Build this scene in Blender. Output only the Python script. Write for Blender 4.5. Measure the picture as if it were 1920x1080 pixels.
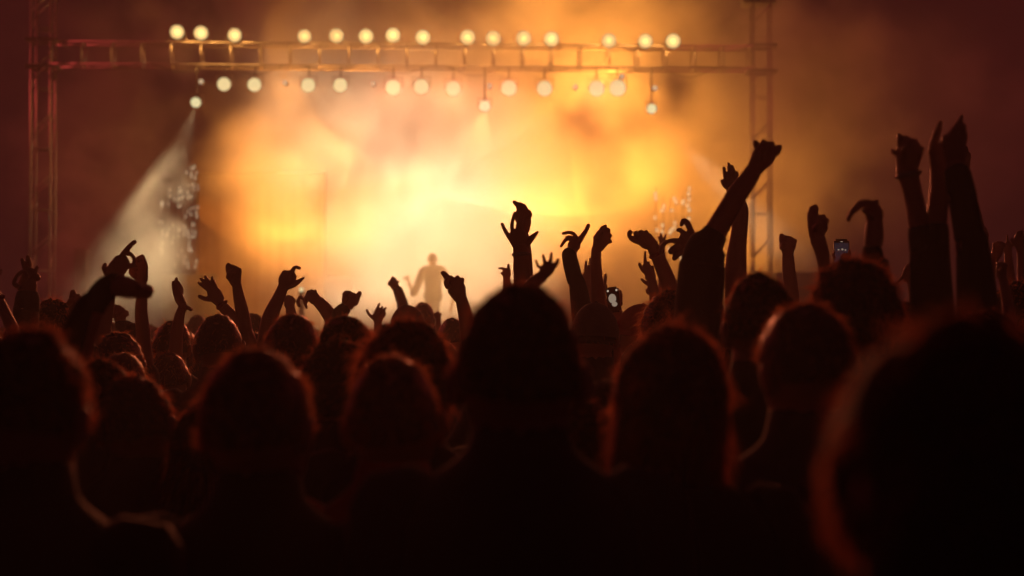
import bpy, bmesh, math, random
import numpy as np
from mathutils import Vector, Matrix, noise
random.seed(7); np.random.seed(7)
for o in list(bpy.data.objects): bpy.data.objects.remove(o)
sc = bpy.context.scene
COL = sc.collection

# ------------------------------------------------------------------ camera
F = 3200.0                      # focal length in photo pixels (60 mm on a 36 mm wide sensor, 1920 px)
CZ, HY = 1.75, 610.0            # eye height, row of the horizon
cam = bpy.data.cameras.new('camera'); cam_ob = bpy.data.objects.new('camera', cam); COL.objects.link(cam_ob)
cam.sensor_width = 36; cam.lens = 60; cam.clip_start = .05; cam.clip_end = 400
TILT = math.atan((HY-540)/F)
cam_ob.location = (0, 0, CZ); cam_ob.rotation_euler = (math.pi/2+TILT, 0, 0)
sc.camera = cam_ob
cam.dof.use_dof = True; cam.dof.focus_distance = 7.8; cam.dof.aperture_fstop = 2.6

def P(px, py, d):
    """the point of the place that lies d metres up the field along the line of sight of a photo pixel"""
    x = (px-960)/F; z = -(py-540)/F
    c, s = math.cos(TILT), math.sin(TILT)
    k = d/(c-z*s)
    return Vector((x*k, d, CZ+(s+z*c)*k))

# ------------------------------------------------------------------ night sky, exposure, sampling
w = bpy.data.worlds.new('World'); sc.world = w; w.use_nodes = True
w.node_tree.nodes['Background'].inputs[0].default_value = (.010, .0012, .0026, 1)
w.node_tree.nodes['Background'].inputs[1].default_value = 1
vs = sc.view_settings
vs.view_transform = 'Standard'; vs.look = 'None'; vs.exposure = 0; vs.gamma = 1; vs.use_curve_mapping = False
cy = sc.cycles
cy.use_denoising = True; cy.max_bounces = 4; cy.diffuse_bounces = 2; cy.glossy_bounces = 2; cy.transmission_bounces = 3
cy.volume_bounces = 0; cy.transparent_max_bounces = 8; cy.volume_step_rate = 1.0; cy.volume_max_steps = 64; cy.adaptive_threshold = .02
cy.sample_clamp_indirect = 4; cy.sample_clamp_direct = 12

CREAM = (1, .61, .32); ORANGE = (1, .34, .045); RED = (1, .085, .075); CROWD = (1, .22, .09)
K_CREAM, K_ORANGE, K_RED, K_CROWD, K_LAMP, K_BEAM = 3600, 4300, 2700, 6200, 30, 4600

def spot(loc, tgt, col, en, ang, blend=1, r=.15, parent=None):
    l = bpy.data.lights.new('spot_beam', 'SPOT'); l.color = col; l.energy = en
    l.spot_size = math.radians(ang); l.spot_blend = blend; l.shadow_soft_size = r
    o = bpy.data.objects.new('spot_beam', l); COL.objects.link(o)
    o.location = loc; o.rotation_euler = (Vector(tgt)-Vector(loc)).to_track_quat('-Z', 'Y').to_euler()
    if parent:
        o.parent = parent; o.matrix_parent_inverse = Matrix.LocRotScale(parent.location, parent.rotation_euler, None).inverted()
    return o

# ------------------------------------------------------------------ materials
def N(nt, t, **k):
    n = nt.nodes.new(t)
    for a, b in k.items(): setattr(n, a, b)
    return n
def mat(name, col, rough=.6, metal=0, sheen=0, var=.25, scale=30, bump=0, trans=0, spec=.5, sss=0):
    m = bpy.data.materials.new(name); m.use_nodes = True; nt = m.node_tree
    b = nt.nodes['Principled BSDF']; out = nt.nodes['Material Output']
    b.inputs['Roughness'].default_value = rough; b.inputs['Metallic'].default_value = metal
    b.inputs['Specular IOR Level'].default_value = spec
    if sheen:
        b.inputs['Sheen Weight'].default_value = sheen; b.inputs['Sheen Roughness'].default_value = .35
    tc = N(nt, 'ShaderNodeTexCoord')
    n = N(nt, 'ShaderNodeTexNoise'); n.inputs['Scale'].default_value = scale; n.inputs['Detail'].default_value = 4
    nt.links.new(tc.outputs['Object'], n.inputs['Vector'])
    r = N(nt, 'ShaderNodeMixRGB'); r.inputs[1].default_value = (*[c*(1-var) for c in col], 1); r.inputs[2].default_value = (*[min(1, c*(1+var)) for c in col], 1)
    nt.links.new(n.outputs[0], r.inputs[0]); nt.links.new(r.outputs[0], b.inputs['Base Color'])
    if bump:
        bp = N(nt, 'ShaderNodeBump'); bp.inputs['Strength'].default_value = bump; bp.inputs['Distance'].default_value = .01
        nt.links.new(n.outputs[0], bp.inputs['Height']); nt.links.new(bp.outputs[0], b.inputs['Normal'])
    if trans:
        t = N(nt, 'ShaderNodeBsdfTranslucent'); nt.links.new(r.outputs[0], t.inputs['Color'])
        mx = N(nt, 'ShaderNodeMixShader'); mx.inputs[0].default_value = trans
        nt.links.new(b.outputs[0], mx.inputs[1]); nt.links.new(t.outputs[0], mx.inputs[2]); nt.links.new(mx.outputs[0], out.inputs['Surface'])
    return m
def emis(name, col, st):
    m = bpy.data.materials.new(name); m.use_nodes = True; b = m.node_tree.nodes['Principled BSDF']
    b.inputs['Base Color'].default_value = (.02, .02, .02, 1)
    b.inputs['Emission Color'].default_value = (*col, 1); b.inputs['Emission Strength'].default_value = st
    return m
def volmat(name, dens, col, g):
    m = bpy.data.materials.new(name); m.use_nodes = True; nt = m.node_tree; nt.nodes.clear()
    out = N(nt, 'ShaderNodeOutputMaterial'); pv = N(nt, 'ShaderNodeVolumePrincipled')
    pv.inputs['Color'].default_value = (*col, 1); pv.inputs['Density'].default_value = dens; pv.inputs['Anisotropy'].default_value = g
    nt.links.new(pv.outputs[0], out.inputs['Volume'])
    return m, nt, pv

M = dict(
    skin=[mat('skin_pale', (.42, .24, .17), .5, var=.1, scale=12), mat('skin_tan', (.30, .16, .10), .5, var=.1, scale=12), mat('skin_brown', (.14, .07, .045), .5, var=.1, scale=12)],
    hair=[mat('hair_black', (.012, .009, .008), .8, spec=.12, sheen=.06, var=.4, scale=60), mat('hair_brown', (.035, .018, .011), .5, sheen=.12, spec=.35, var=.4, scale=60), mat('hair_chestnut', (.07, .03, .015), .5, sheen=.3, var=.4, scale=60)],
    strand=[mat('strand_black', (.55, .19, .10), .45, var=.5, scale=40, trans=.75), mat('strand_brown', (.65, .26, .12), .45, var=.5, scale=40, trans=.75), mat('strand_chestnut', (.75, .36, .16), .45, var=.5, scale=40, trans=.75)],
    cloth=[mat('cloth_black', (.015, .015, .018), .9, sheen=.08, scale=90, bump=.3), mat('cloth_navy', (.02, .025, .05), .9, sheen=.08, scale=90, bump=.3),
           mat('cloth_grey', (.08, .08, .085), .9, sheen=.08, scale=90, bump=.3), mat('cloth_red', (.28, .03, .03), .9, sheen=.08, scale=90, bump=.3), mat('cloth_denim', (.05, .075, .13), .9, sheen=.08, scale=90, bump=.3)],
    white=mat('cloth_white', (.6, .58, .55), .9, scale=90, bump=.3),
    metal=mat('aluminium', (.30, .28, .27), .45, 1, var=.25, scale=8), black=mat('black_paint', (.02, .02, .022), .45, var=.3),
    steel=mat('dark_steel', (.12, .12, .12), .45, .8), deck=mat('stage_deck', (.06, .05, .045), .6, scale=3, bump=.2), grass=mat('trampled_ground', (.05, .045, .035), .95, scale=2, bump=.6),
    fabric=mat('stage_fabric', (.075, .05, .03), .95, scale=25, var=.12), speaker=mat('speaker_black', (.025, .024, .024), .7, scale=50, bump=.2),
    lamp=emis('lamp_glass', (.82, .61, .25), 1.0), lamp_hot=emis('lamp_glass_bright', (.92, .72, .34), 1.0), lamp_dim=emis('small_lamp_glass', (.75, .55, .32), .8),
    lamp_white=emis('white_lamp_glass', (.78, .70, .36), 1.1), bulb=emis('string_bulb', (1, .70, .34), .75), crystal=emis('string_bulb_pale', (.86, .75, .50), .5),
    screen=emis('phone_screen', (.8, .62, .45), .3), screen_dark=emis('phone_screen_dim', (.10, .08, .12), .12), glint=emis('phone_led', (1, .8, .6), .5),
)

# ------------------------------------------------------------------ mesh helpers
class MB:
    def __init__(s): s.v = []; s.f = []; s.mi = []; s.n = 0; s.m = 0
    def add(s, v, f):
        k = s.n; s.v.extend([tuple(p) for p in v]); s.f.extend([tuple(i+k for i in q) for q in f]); s.mi.extend([s.m]*len(f)); s.n += len(v)
    def box(s, a, b):
        v = [(x, y, z) for x in (a[0], b[0]) for y in (a[1], b[1]) for z in (a[2], b[2])]
        s.add(v, [(0, 1, 3, 2), (4, 6, 7, 5), (0, 4, 5, 1), (2, 3, 7, 6), (0, 2, 6, 4), (1, 5, 7, 3)])
    def ell(s, c, r, n=12, rot=None):
        v = []; f = []; h = n//2
        for i in range(1, h):
            th = math.pi*i/h
            for j in range(n):
                ph = 2*math.pi*j/n
                p = Vector((math.sin(th)*math.cos(ph)*r[0], math.sin(th)*math.sin(ph)*r[1], math.cos(th)*r[2]))
                if rot: p = rot @ p
                v.append(p+Vector(c))
        t = Vector((0, 0, r[2])); t = rot @ t if rot else t
        v.append(Vector(c)+t); v.append(Vector(c)-t)
        for i in range(h-2):
            for j in range(n):
                f.append((i*n+j, (i+1)*n+j, (i+1)*n+(j+1) % n, i*n+(j+1) % n))
        a = len(v)-2
        for j in range(n):
            f.append((a, j, (j+1) % n)); f.append((a+1, (h-2)*n+(j+1) % n, (h-2)*n+j))
        s.add(v, f)
    def tube(s, pts, rad, flat=1.0, n=10, ref=(0, 1, 0), sub=3, cap=True, smooth=True):
        """tapered tube through pts; rad is the half width square to ref, rad*flat the half width along it"""
        p = np.array([tuple(q) for q in pts], float); r = np.array(rad, float)*np.ones(len(p))
        fl = np.array(flat, float)*np.ones(len(p))
        if smooth and len(p) > 2 and sub > 1:
            P0 = np.vstack([2*p[0]-p[1], p, 2*p[-1]-p[-2]]); R0 = np.concatenate([[r[0]], r, [r[-1]]]); L0 = np.concatenate([[fl[0]], fl, [fl[-1]]])
            q = []; rr = []; ll = []
            for i in range(1, len(P0)-2):
                for k in range(sub):
                    t = k/sub
                    cr = lambda A: .5*((2*A[i])+(-A[i-1]+A[i+1])*t+(2*A[i-1]-5*A[i]+4*A[i+1]-A[i+2])*t*t+(-A[i-1]+3*A[i]-3*A[i+1]+A[i+2])*t**3)
                    q.append(cr(P0)); rr.append(max(1e-4, float(cr(R0)))); ll.append(float(cr(L0)))
            q.append(p[-1]); rr.append(r[-1]); ll.append(fl[-1])
            p = np.array(q); r = np.array(rr); fl = np.array(ll)
        T = np.gradient(p, axis=0); T /= (np.linalg.norm(T, axis=1, keepdims=True)+1e-9)
        if cap:
            ex = [(.5, .87), (.87, .5), (1.0, .08)]
            head = [(p[0]-T[0]*r[0]*a*min(1, fl[0]*1.2), r[0]*b, fl[0], T[0]) for a, b in reversed(ex)]
            tail = [(p[-1]+T[-1]*r[-1]*a*min(1, fl[-1]*1.2), r[-1]*b, fl[-1], T[-1]) for a, b in ex]
        else: head = tail = []
        rings = head+[(p[i], r[i], fl[i], T[i]) for i in range(len(p))]+tail
        ref = np.array(ref, float); v = []; f = []
        for c, rad_, fl_, t in rings:
            a = np.cross(t, ref); la = np.linalg.norm(a)
            if la < .15: a = np.cross(t, np.array((.3, .1, .95))); la = np.linalg.norm(a)
            a /= la; b = np.cross(a, t)
            for j in range(n):
                th = 2*math.pi*j/n
                v.append(c+a*math.cos(th)*rad_+b*math.sin(th)*rad_*fl_)
        k = len(rings)
        for i in range(k-1):
            for j in range(n): f.append((i*n+j, i*n+(j+1) % n, (i+1)*n+(j+1) % n, (i+1)*n+j))
        f.append(tuple(range(n-1, -1, -1))); f.append(tuple((k-1)*n+j for j in range(n)))
        s.add(v, f)
    def cyl(s, a, b, r, n=8, r2=None): s.tube([a, b], [r, r if r2 is None else r2], n=n, cap=False, smooth=False)
    def mesh(s, name, mats, smooth=True, off=None):
        me = bpy.data.meshes.new(name)
        v = s.v if off is None else [(a-off[0], b-off[1], c-off[2]) for a, b, c in s.v]
        me.from_pydata(v, [], s.f)
        for m in (mats if isinstance(mats, (list, tuple)) else [mats]): me.materials.append(m)
        if any(s.mi): me.polygons.foreach_set('material_index', s.mi)
        if smooth: me.polygons.foreach_set('use_smooth', [True]*len(me.polygons))
        me.update(); return me
def link(name, me, parent=None, loc=None):
    o = bpy.data.objects.new(name, me); COL.objects.link(o)
    if parent: o.parent = parent
    if loc is not None: o.location = loc
    return o
def tag(o, label=None, cat=None, group=None, kind=None):
    for k, v in (('label', label), ('category', cat), ('group', group), ('kind', kind)):
        if v: o[k] = v
    return o
def thing(name, label, cat, loc, rz=0, group=None):
    o = bpy.data.objects.new(name, None); COL.objects.link(o); o.location = loc; o.rotation_euler = (0, 0, rz)
    return tag(o, label, cat, group)
def fused(mb, voxel):
    """melt the overlapping pieces of an MB into one skin"""
    me = mb.mesh('raw', []); o = bpy.data.objects.new('raw', me); COL.objects.link(o)
    m = o.modifiers.new('r', 'REMESH'); m.mode = 'VOXEL'; m.voxel_size = voxel
    s = o.modifiers.new('s', 'SMOOTH'); s.factor = .4; s.iterations = 2
    dg = bpy.context.evaluated_depsgraph_get(); e = o.evaluated_get(dg); em = e.to_mesh()
    nv = len(em.vertices); co = np.empty(nv*3, 'f'); em.vertices.foreach_get('co', co)
    fs = [tuple(p.vertices) for p in em.polygons]; e.to_mesh_clear()
    bpy.data.objects.remove(o); bpy.data.meshes.remove(me)
    return co.reshape(-1, 3).tolist(), fs

# ------------------------------------------------------------------ ground and stage (the setting)
def slab(name, a, b, m, kind='structure', parent=None):
    mb = MB(); mb.box(a, b); o = link(name, mb.mesh(name, m, False), parent)
    if kind: tag(o, kind=kind)
    return o
bm = bmesh.new(); bmesh.ops.create_grid(bm, x_segments=60, y_segments=60, size=80)
for v_ in bm.verts: v_.co.y += 40; v_.co.z = .015*noise.noise(v_.co*.6)-.02
gme = bpy.data.meshes.new('ground'); bm.to_mesh(gme); bm.free(); gme.materials.append(M['grass'])
tag(link('ground', gme), kind='structure')

DECK = 1.52
stage = thing('stage', 'raised black stage deck at the far end behind the crowd', 'stage', (-1.9, 40, 0))
def under(root, name, mb, m, smooth=False):
    return link(name, mb.mesh(name, m, smooth, root.location), root)
mb = MB(); mb.box((-11.5, 35.2, DECK-.12), (7.5, 47, DECK)); under(stage, 'deck', mb, M['deck'])
mb = MB(); mb.box((-11.4, 35.3, 0), (7.4, 35.36, DECK-.125)); under(stage, 'fascia', mb, M['speaker'])
for k in range(12):
    x = -11.2+k*1.66
    mb = MB(); mb.cyl((x, 35.6, 0), (x, 35.6, DECK-.125), .04); under(stage, 'leg', mb, M['metal'], True)

# fabric wing that closes the left of the opening (its right edge cuts the bright smoke)
wing = thing('stage_wing', 'tall fabric wing hiding the left side of the stage opening', 'curtain', P(490, 560, 41.0))
a, b = P(372, 560, 41.0), P(607, 560, 41.0)
ns = 60; v = []; f = []
for i in range(ns+1):
    t = i/ns; x = a.x+(b.x-a.x)*t; y = 41.0+.010*math.sin(t*62)+.012*math.sin(t*23)
    for z in (DECK, 5.4): v += [(x, y, z), (x, y+.015, z)]
for i in range(ns):
    k = i*4; f += [(k, k+2+2, k+6, k+2), (k+1, k+3, k+7, k+5), (k+2, k+6, k+7, k+3)]
f += [(0, 2, 3, 1), (ns*4, ns*4+1, ns*4+3, ns*4+2)]
mb = MB(); mb.add(v, f); under(wing, 'cloth', mb, M['fabric'], True)
mb = MB(); mb.cyl((a.x-.05, 41.0, 5.42), (b.x+.02, 41.0, 5.42), .03); under(wing, 'rail', mb, M['black'], True)
for x in (a.x-.05, b.x+.02):
    mb = MB(); mb.cyl((x, 41.05, DECK), (x, 41.05, 5.45), .03); under(wing, 'pole', mb, M['black'], True)

# ------------------------------------------------------------------ trusses
def truss_beam(A, B, wdt, hgt, bays, label):
    root = thing('lighting_truss', label, 'truss', A)
    A = Vector(A); B = Vector(B); d = (B-A); side = Vector((-d.y, d.x, 0)).normalized()*wdt*.5; up = Vector((0, 0, hgt*.5))
    cs = [(s, u) for s in (-1, 1) for u in (-1, 1)]
    for s, u in cs:
        mb = MB(); o = side*s+up*u; mb.cyl(A+o, B+o, .027, 8); under(root, 'chord', mb, M['metal'], True)
    for k in range(bays+1):
        c = A+d*(k/bays)
        for s in (-1, 1):
            mb = MB(); mb.cyl(c+side*s-up, c+side*s+up, .02, 6); under(root, 'post', mb, M['metal'], True)
        for u in (-1, 1):
            mb = MB(); mb.cyl(c-side+up*u, c+side+up*u, .016, 6); under(root, 'cross_tube', mb, M['metal'], True)
    return root
def truss_tower(px, d, wpx, z1, label, yaw=0, bay=1.32):
    k = d/F; wdt = wpx*k; c = P(px, 560, d); c.z = 0
    root = thing('truss_tower', label, 'tower', c)
    h = wdt*.5
    for sx in (-1, 1):
        for sy in (-1, 1):
            mb = MB(); x, y = c.x+sx*h, c.y+sy*h*1.1+sx*.05; mb.cyl((x, y, 0), (x, y, z1), .026, 8); under(root, 'chord', mb, M['metal'], True)
    z = .3; i = 0
    while z < z1-.4:
        for sy in (-1, 1):
            y = c.y+sy*h*1.1
            mb = MB(); mb.cyl((c.x-h, y-.05, z), (c.x+h, y+.05, z), .015, 6); under(root, 'rung', mb, M['metal'], True)
            mb = MB(); mb.cyl((c.x-h, y-.05, z+.35), (c.x+h, y+.05, z+.35+wdt*1.05), .015, 6); under(root, 'brace', mb, M['metal'], True)
        for sx in (-1, 1):
            mb = MB(); mb.cyl((c.x+sx*h, c.y-h, z), (c.x+sx*h, c.y+h, z+wdt), .015, 6); under(root, 'brace', mb, M['metal'], True)
        z += bay; i += 1
    mb = MB(); mb.box((c.x-.4, c.y-.4, 0), (c.x+.4, c.y+.4, .06)); under(root, 'base_plate', mb, M['steel'])
    return root, c, h
TL = truss_tower(79, 37.2, 34, 9.6, 'tall aluminium truss tower at the left end of the light beam')
TR = truss_tower(1428, 38.5, 34, 9.6, 'truss tower standing half lost in smoke right of stage')
for root, c, h in (TL, TR):
    zc = P(79, 102, 37.2).z if root is TL[0] else P(1428, 112, 38.5).z
    for z in (zc-.29, zc+.29):
        mb = MB()
        for sy in (-1, 1): mb.box((c.x-h-.12, c.y+sy*(h+.1)-.03, z-.03), (c.x+h+.12, c.y+sy*(h+.1)+.03, z+.03))
        for sx in (-1, 1): mb.box((c.x+sx*(h+.1)-.03, c.y-h-.06, z-.028), (c.x+sx*(h+.1)+.03, c.y+h+.06, z+.028))
        under(root, 'sleeve_block', mb, M['steel'])
    mb = MB(); mb.box((c.x-h-.22, c.y-.3, 9.0), (c.x+h+.1, c.y+.3, 9.14)); under(root, 'head_plate', mb, M['steel'])
BA, BB = P(100, 102, 37.2), P(1405, 111, 38.4)
beam = truss_beam(BA, BB, .52, .49, 24, 'long horizontal aluminium truss beam carrying two rows of lamps')
def beam_at(px):
    t = (px-100)/1305; return BA+(BB-BA)*t

# ------------------------------------------------------------------ lamps
def par_can(px, py, rpx, where, label, glass, light=None, above=True, tilt=0, name='stage_lamp', cat='stage lamp', group='round lamps on the truss beam', ex=0, spotargs=None):
    bc = beam_at(min(max(px, 90), 1410)); d = bc.y-.34
    c = P(px, py, d); r = rpx*d/F
    root = thing(name, label, cat, c, 0, group)
    ax = Vector((0, -1, tilt)).normalized()
    c0 = c.copy()
    mb = MB(); mb.tube([c0+ax*.02, c0-ax*.12, c0-ax*.28, c0-ax*.34], [r*1.06, r*1.02, r*.72, r*.45], n=20, ref=(0, 0, 1), cap=False, smooth=False)
    mb.f.pop(-2); mb.mi.pop(-2)
    under(root, 'housing', mb, M['black'], True)
    mb = MB(); q = ax.to_track_quat('Z', 'Y').to_matrix(); mb.ell(c0-ax*0.0, (r*(1-ex), r, .035), 28, q); under(root, 'lens', mb, glass, True)
    if r > .07:
        mb = MB(); s = 1 if not above else -1; zb = bc.z+(.25 if above else -.25)
        for sx in (-1, 1):
            mb.box((c.x+sx*(r*1.1+.012)-.006, c.y+.1, min(c.z, c.z+s*(r+.06))), (c.x+sx*(r*1.1+.012)+.006, c.y+.14, max(c.z, c.z+s*(r+.06))))
        mb.box((c.x-r*1.1-.018, c.y+.1, c.z+s*(r+.06)-.006), (c.x+r*1.1+.018, c.y+.14, c.z+s*(r+.06)+.006))
        under(root, 'yoke', mb, M['metal'])
        mb = MB(); mb.cyl((c.x, c.y+.12, c.z+s*(r+.06)), (c.x, bc.y-.26, zb-.02*s), .018, 6); under(root, 'clamp', mb, M['steel'], True)
    if light:
        l = bpy.data.lights.new('lamp_light', 'POINT'); l.color = light[0]; l.energy = light[1]; l.shadow_soft_size = .1
        lo = bpy.data.objects.new('lamp_light', l); COL.objects.link(lo); lo.parent = root; lo.location = ax*.16+Vector((0, .1, -.14 if above else .16))*0
    if spotargs:
        tgt, col, en, ang = spotargs
        spot(c+ax*.08 if tgt.y < c.y else c-ax*.42, tgt, col, en, ang, 1, .12, root)
    return root
YEL = (1, .43, .09)
top = [(332, 60, 13), (377, 62, 13), (440, 66, 12.6), (571, 68, 12.8), (631, 67, 13.8), (686, 68, 13.8), (737, 66, 13.6), (793, 70, 13.8), (877, 70, 14.2), (925, 72, 14.2), (982, 72, 14.2), (1034, 73, 14), (1142, 76, 13.8), (1210, 77, 13.4), (1262, 77, 13.6)]
nth = ['first', 'second', 'third', 'fourth', 'fifth', 'sixth', 'seventh', 'eighth', 'ninth', 'tenth', 'eleventh', 'twelfth', 'thirteenth', 'fourteenth', 'fifteenth']
for i, (x, y, r) in enumerate(top):
    par_can(x, y, r, 0, f'round glowing lamp, {nth[i]} from the left in the upper row on the truss', M['lamp'], (YEL, K_LAMP), True, -.12-.1*(i % 3 == 0), ex=0)
bot = [(420, 158, 12.6), (477, 159, 12.8), (578, 160, 13.2), (638, 160, 13), (737, 164, 14.5), (790, 163, 14.4), (850, 166, 14), (954, 165, 14.6), (1021, 166, 14.4), (1119, 166, 14.6), (1158, 165, 15.6)]
for i, (x, y, r) in enumerate(bot):
    tgt = P(960, 640, 4); sp = None
    if i in (4, 6, 7, 9): sp = (Vector((0, 7, .6)), CROWD, K_CROWD, 20)
    par_can(x, y, r, 0, f'round glowing lamp, {nth[i]} from the left in the lower row under the truss', M['lamp_hot'], None, False, -.15, spotargs=sp)
# small wash heads between them: turned up-stage, they light the smoke
wash = [(377, 153, 4.6), (534, 155, 4.6), (700, 157, 4.6), (918, 161, 5.2), (1079, 163, 5), (1228, 165, 5), (1166, 143, 5)]
wt = [((520, 360, 42), ORANGE, .45, 90), ((620, 330, 42.5), CREAM, .5, 110), ((760, 400, 42.5), CREAM, .9, 115), ((860, 400, 42.5), CREAM, .7, 100), ((1120, 420, 42), ORANGE, .5, 120), ((1320, 420, 42), ORANGE, .7, 120), ((1000, 20, 42), ORANGE, 1.6, 120)]
for i, (x, y, r) in enumerate(wash):
    t, c_, e_, an = wt[i]
    par_can(x, y, r, 0, f'tiny bright lamp, {nth[i]} from the left among the small lamps under the truss' if i < 6 else 'tiny bright lamp tucked right under the truss at its right part', M['lamp_dim'], None, False, 0,
            name='wash_light', cat='stage light', group='small lamps under the truss', spotargs=(P(*t), c_, (K_CREAM if c_ is CREAM else K_ORANGE)*e_, an))
# three hanging spotlights
def hang_spot(px, py, r, label, sp, col):
    root = par_can(px, py, r, 0, label, M['lamp_white'], None, False, -.3, name='spotlight', cat='spotlight', group='spotlights hung below the truss')
    c = Vector(root.location)
    if sp: spot(c+Vector((0, -.1, -.14)), P(*sp[0]), col, K_BEAM*sp[1], sp[2]*1.12, 1, .04, root)
    mb = MB(); bc = beam_at(px); mb.cyl((c.x, c.y+.12, c.z+.1), (c.x, bc.y-.26, bc.z-.24), .014, 6); under(root, 'drop_pipe', mb, M['steel'], True)
hang_spot(367, 192, 9.6, 'single white spotlight hung at left throwing a pale beam down', ((250, 560, 36.2), 1, 36), (1, .70, .34))
hang_spot(909, 199, 10.8, 'soft spotlight glowing in the smoke above the bright cloud', ((820, 560, 35.8), 2.6, 66), (1, .5, .16))
hang_spot(1222, 204, 9.4, 'single small spotlight hung below the truss at right', ((1470, 470, 37), .55, 16), (1, .78, .45))
# added fill lights along the deck, unseen, put in to brighten the smoke
for i, (px, tx, ty, c_, e_, an) in enumerate([(640, 680, 340, CREAM, .45, 125), (740, 760, 330, CREAM, .9, 125), (850, 840, 330, CREAM, 1.7, 120), (950, 880, 360, CREAM, 1.0, 110), (420, 450, 200, ORANGE, .35, 130), (560, 610, -90, ORANGE, 5.2, 85), (1090, 1060, -90, ORANGE, 4.6, 85), (1180, 1180, 200, ORANGE, .45, 130), (1360, 1400, 250, ORANGE, .9, 130)]):
    fd = 37.4 if px < 600 else 39.3; c = P(px, 560, fd); c.z = DECK+.16
    root = thing('added_floor_fill', f'added smoke fill light, unseen low on the stage deck, {nth[i]} of nine along the deck', 'stage light', c, 0, 'added fill lights on the deck')
    mb = MB(); mb.tube([c-Vector((0, .14, .03)), c+Vector((0, .05, .03)), c+Vector((0, .12, .05))], [.07, .12, .125], n=14, ref=(0, 0, 1), cap=False, smooth=False); under(root, 'housing', mb, M['black'], True)
    mb = MB(); mb.ell(c+Vector((0, .125, .05)), (.11, .02, .11), 14); under(root, 'lens', mb, M['lamp_hot'], True)
    mb = MB(); mb.box((c.x-.14, fd-.05, DECK), (c.x+.14, fd+.05, DECK+.03)); under(root, 'foot', mb, M['black'])
    spot(c+Vector((0, .2, .1)), P(tx, ty, 43), c_, (K_CREAM if c_ is CREAM else K_ORANGE)*e_, an, 1, .6, root)
# added red fill lights, out of view beyond the towers, tinting the smoke
for px, py, tx, e_, nm in ((-1000, -350, 500, 1.0, 'left'), (2600, -420, 1450, .6, 'right')):
    c = P(px, py, 40); root = thing('added_red_fill', f'added red fill light for the smoke, out of view high beyond the {nm} edge of the rig', 'added fill light', c)
    mb = MB(); mb.box(c-Vector((.25, .1, .2)), c+Vector((.25, .2, .2))); under(root, 'housing', mb, M['black'])
    mb = MB(); mb.box(c-Vector((.21, .125, .16)), c+Vector((.21, -.105, .16))); under(root, 'lens', mb, M['lamp_dim'])
    spot(c+Vector((0, -.2, 0)), P(tx, 380, 37), RED, K_RED*e_*3, 120, 1, .2, root)

# ------------------------------------------------------------------ strings of small lights
def light_string(px, py0, py1, d, n, r, m, label, grp, jit=2, seed=0):
    rnd = random.Random(seed); k = d/F
    t = P(px, py0, d); b = P(px, py1, d)
    root = thing('light_string', label, 'string light', t, 0, grp)
    mb = MB(); mb.cyl(t, b, .006, 4); under(root, 'cable', mb, M['steel'])
    mb0 = MB(); mb0.ell((0, 0, 0), (r, r, r*(1.8 if r < .03 else 1.1)), 8); me = mb0.mesh('bulb', m)
    for i in range(n):
        u = rnd.random(); p = t.lerp(b, u); o = link('bulb', me, root, p+Vector((rnd.uniform(-jit, jit)*k, 0, 0))-t)
        o.scale = (1, 1, rnd.uniform(.9, 2.4) if r < .03 else rnd.uniform(.9, 1.5))
words_ = ['first', 'second', 'third', 'fourth', 'fifth', 'sixth', 'seventh', 'eighth', 'ninth']
for i, px in enumerate((302, 316, 325, 334, 343, 350, 356, 362, 368)):
    n_ = (12, 6, 6, 8, 8, 11, 10, 13, 14)[i]
    light_string(px, (340, 352, 362, 350, 330, 318, 308, 302, 312)[i], (500, 470, 500, 505, 505, 505, 508, 508, 500)[i], 38.4, n_, .015, M['crystal'], f'{words_[i]} pale light string from the left beside the white beam', 'pale light strings at the left of the stage', 4, i)
for i, px in enumerate((1230, 1244, 1257, 1267, 1280, 1290)):
    light_string(px, (350, 368, 372, 370, 366, 348)[i], (480, 482, 470, 478, 486, 470)[i], 38.6, (8, 6, 5, 5, 8, 6)[i], .034, M['bulb'], f'{words_[i]} warm light string from the left at the right of the stage', 'warm light strings at the right of the stage', 3, 20+i)

# ------------------------------------------------------------------ band gear
def cabinet(px0, px1, py0, d, label, z0=DECK, n=1, cat='amplifier'):
    a, b = P(px0, py0, d), P(px1, py0, d); c = (a+b)/2; c.z = z0
    root = thing('speaker_cabinet', label, cat, c)
    h = (a.z-z0)/n
    for k in range(n):
        mb = MB(); mb.box((a.x, d, z0+k*h+.002), (b.x, d+.45, z0+(k+1)*h-.01)); under(root, 'box', mb, M['speaker'])
        mb = MB(); mb.box((a.x+.04, d-.012, z0+k*h+.05), (b.x-.04, d-.002, z0+(k+1)*h-.05)); under(root, 'grille', mb, M['black'])
        mb = MB(); mb.tube([((a.x+b.x)/2-.1, d-.02, z0+(k+1)*h-.04), ((a.x+b.x)/2+.1, d-.02, z0+(k+1)*h-.04)], .008, n=6, ref=(0, 0, 1)); under(root, 'handle', mb, M['black'])
cabinet(612, 658, 516, 41, 'amplifier stack right of the stage wing, dim in the bright smoke', n=2)
cabinet(304, 410, 513, 41, 'low wide equipment case under the pale light strings', n=1, cat='equipment case')
cabinet(140, 160, 466, 38, 'narrow tall speaker column near the left truss tower', n=3, cat='speaker')
cabinet(1455, 1540, 510, 38.5, 'wide speaker box right of the right truss tower', n=1, cat='speaker')
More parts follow.
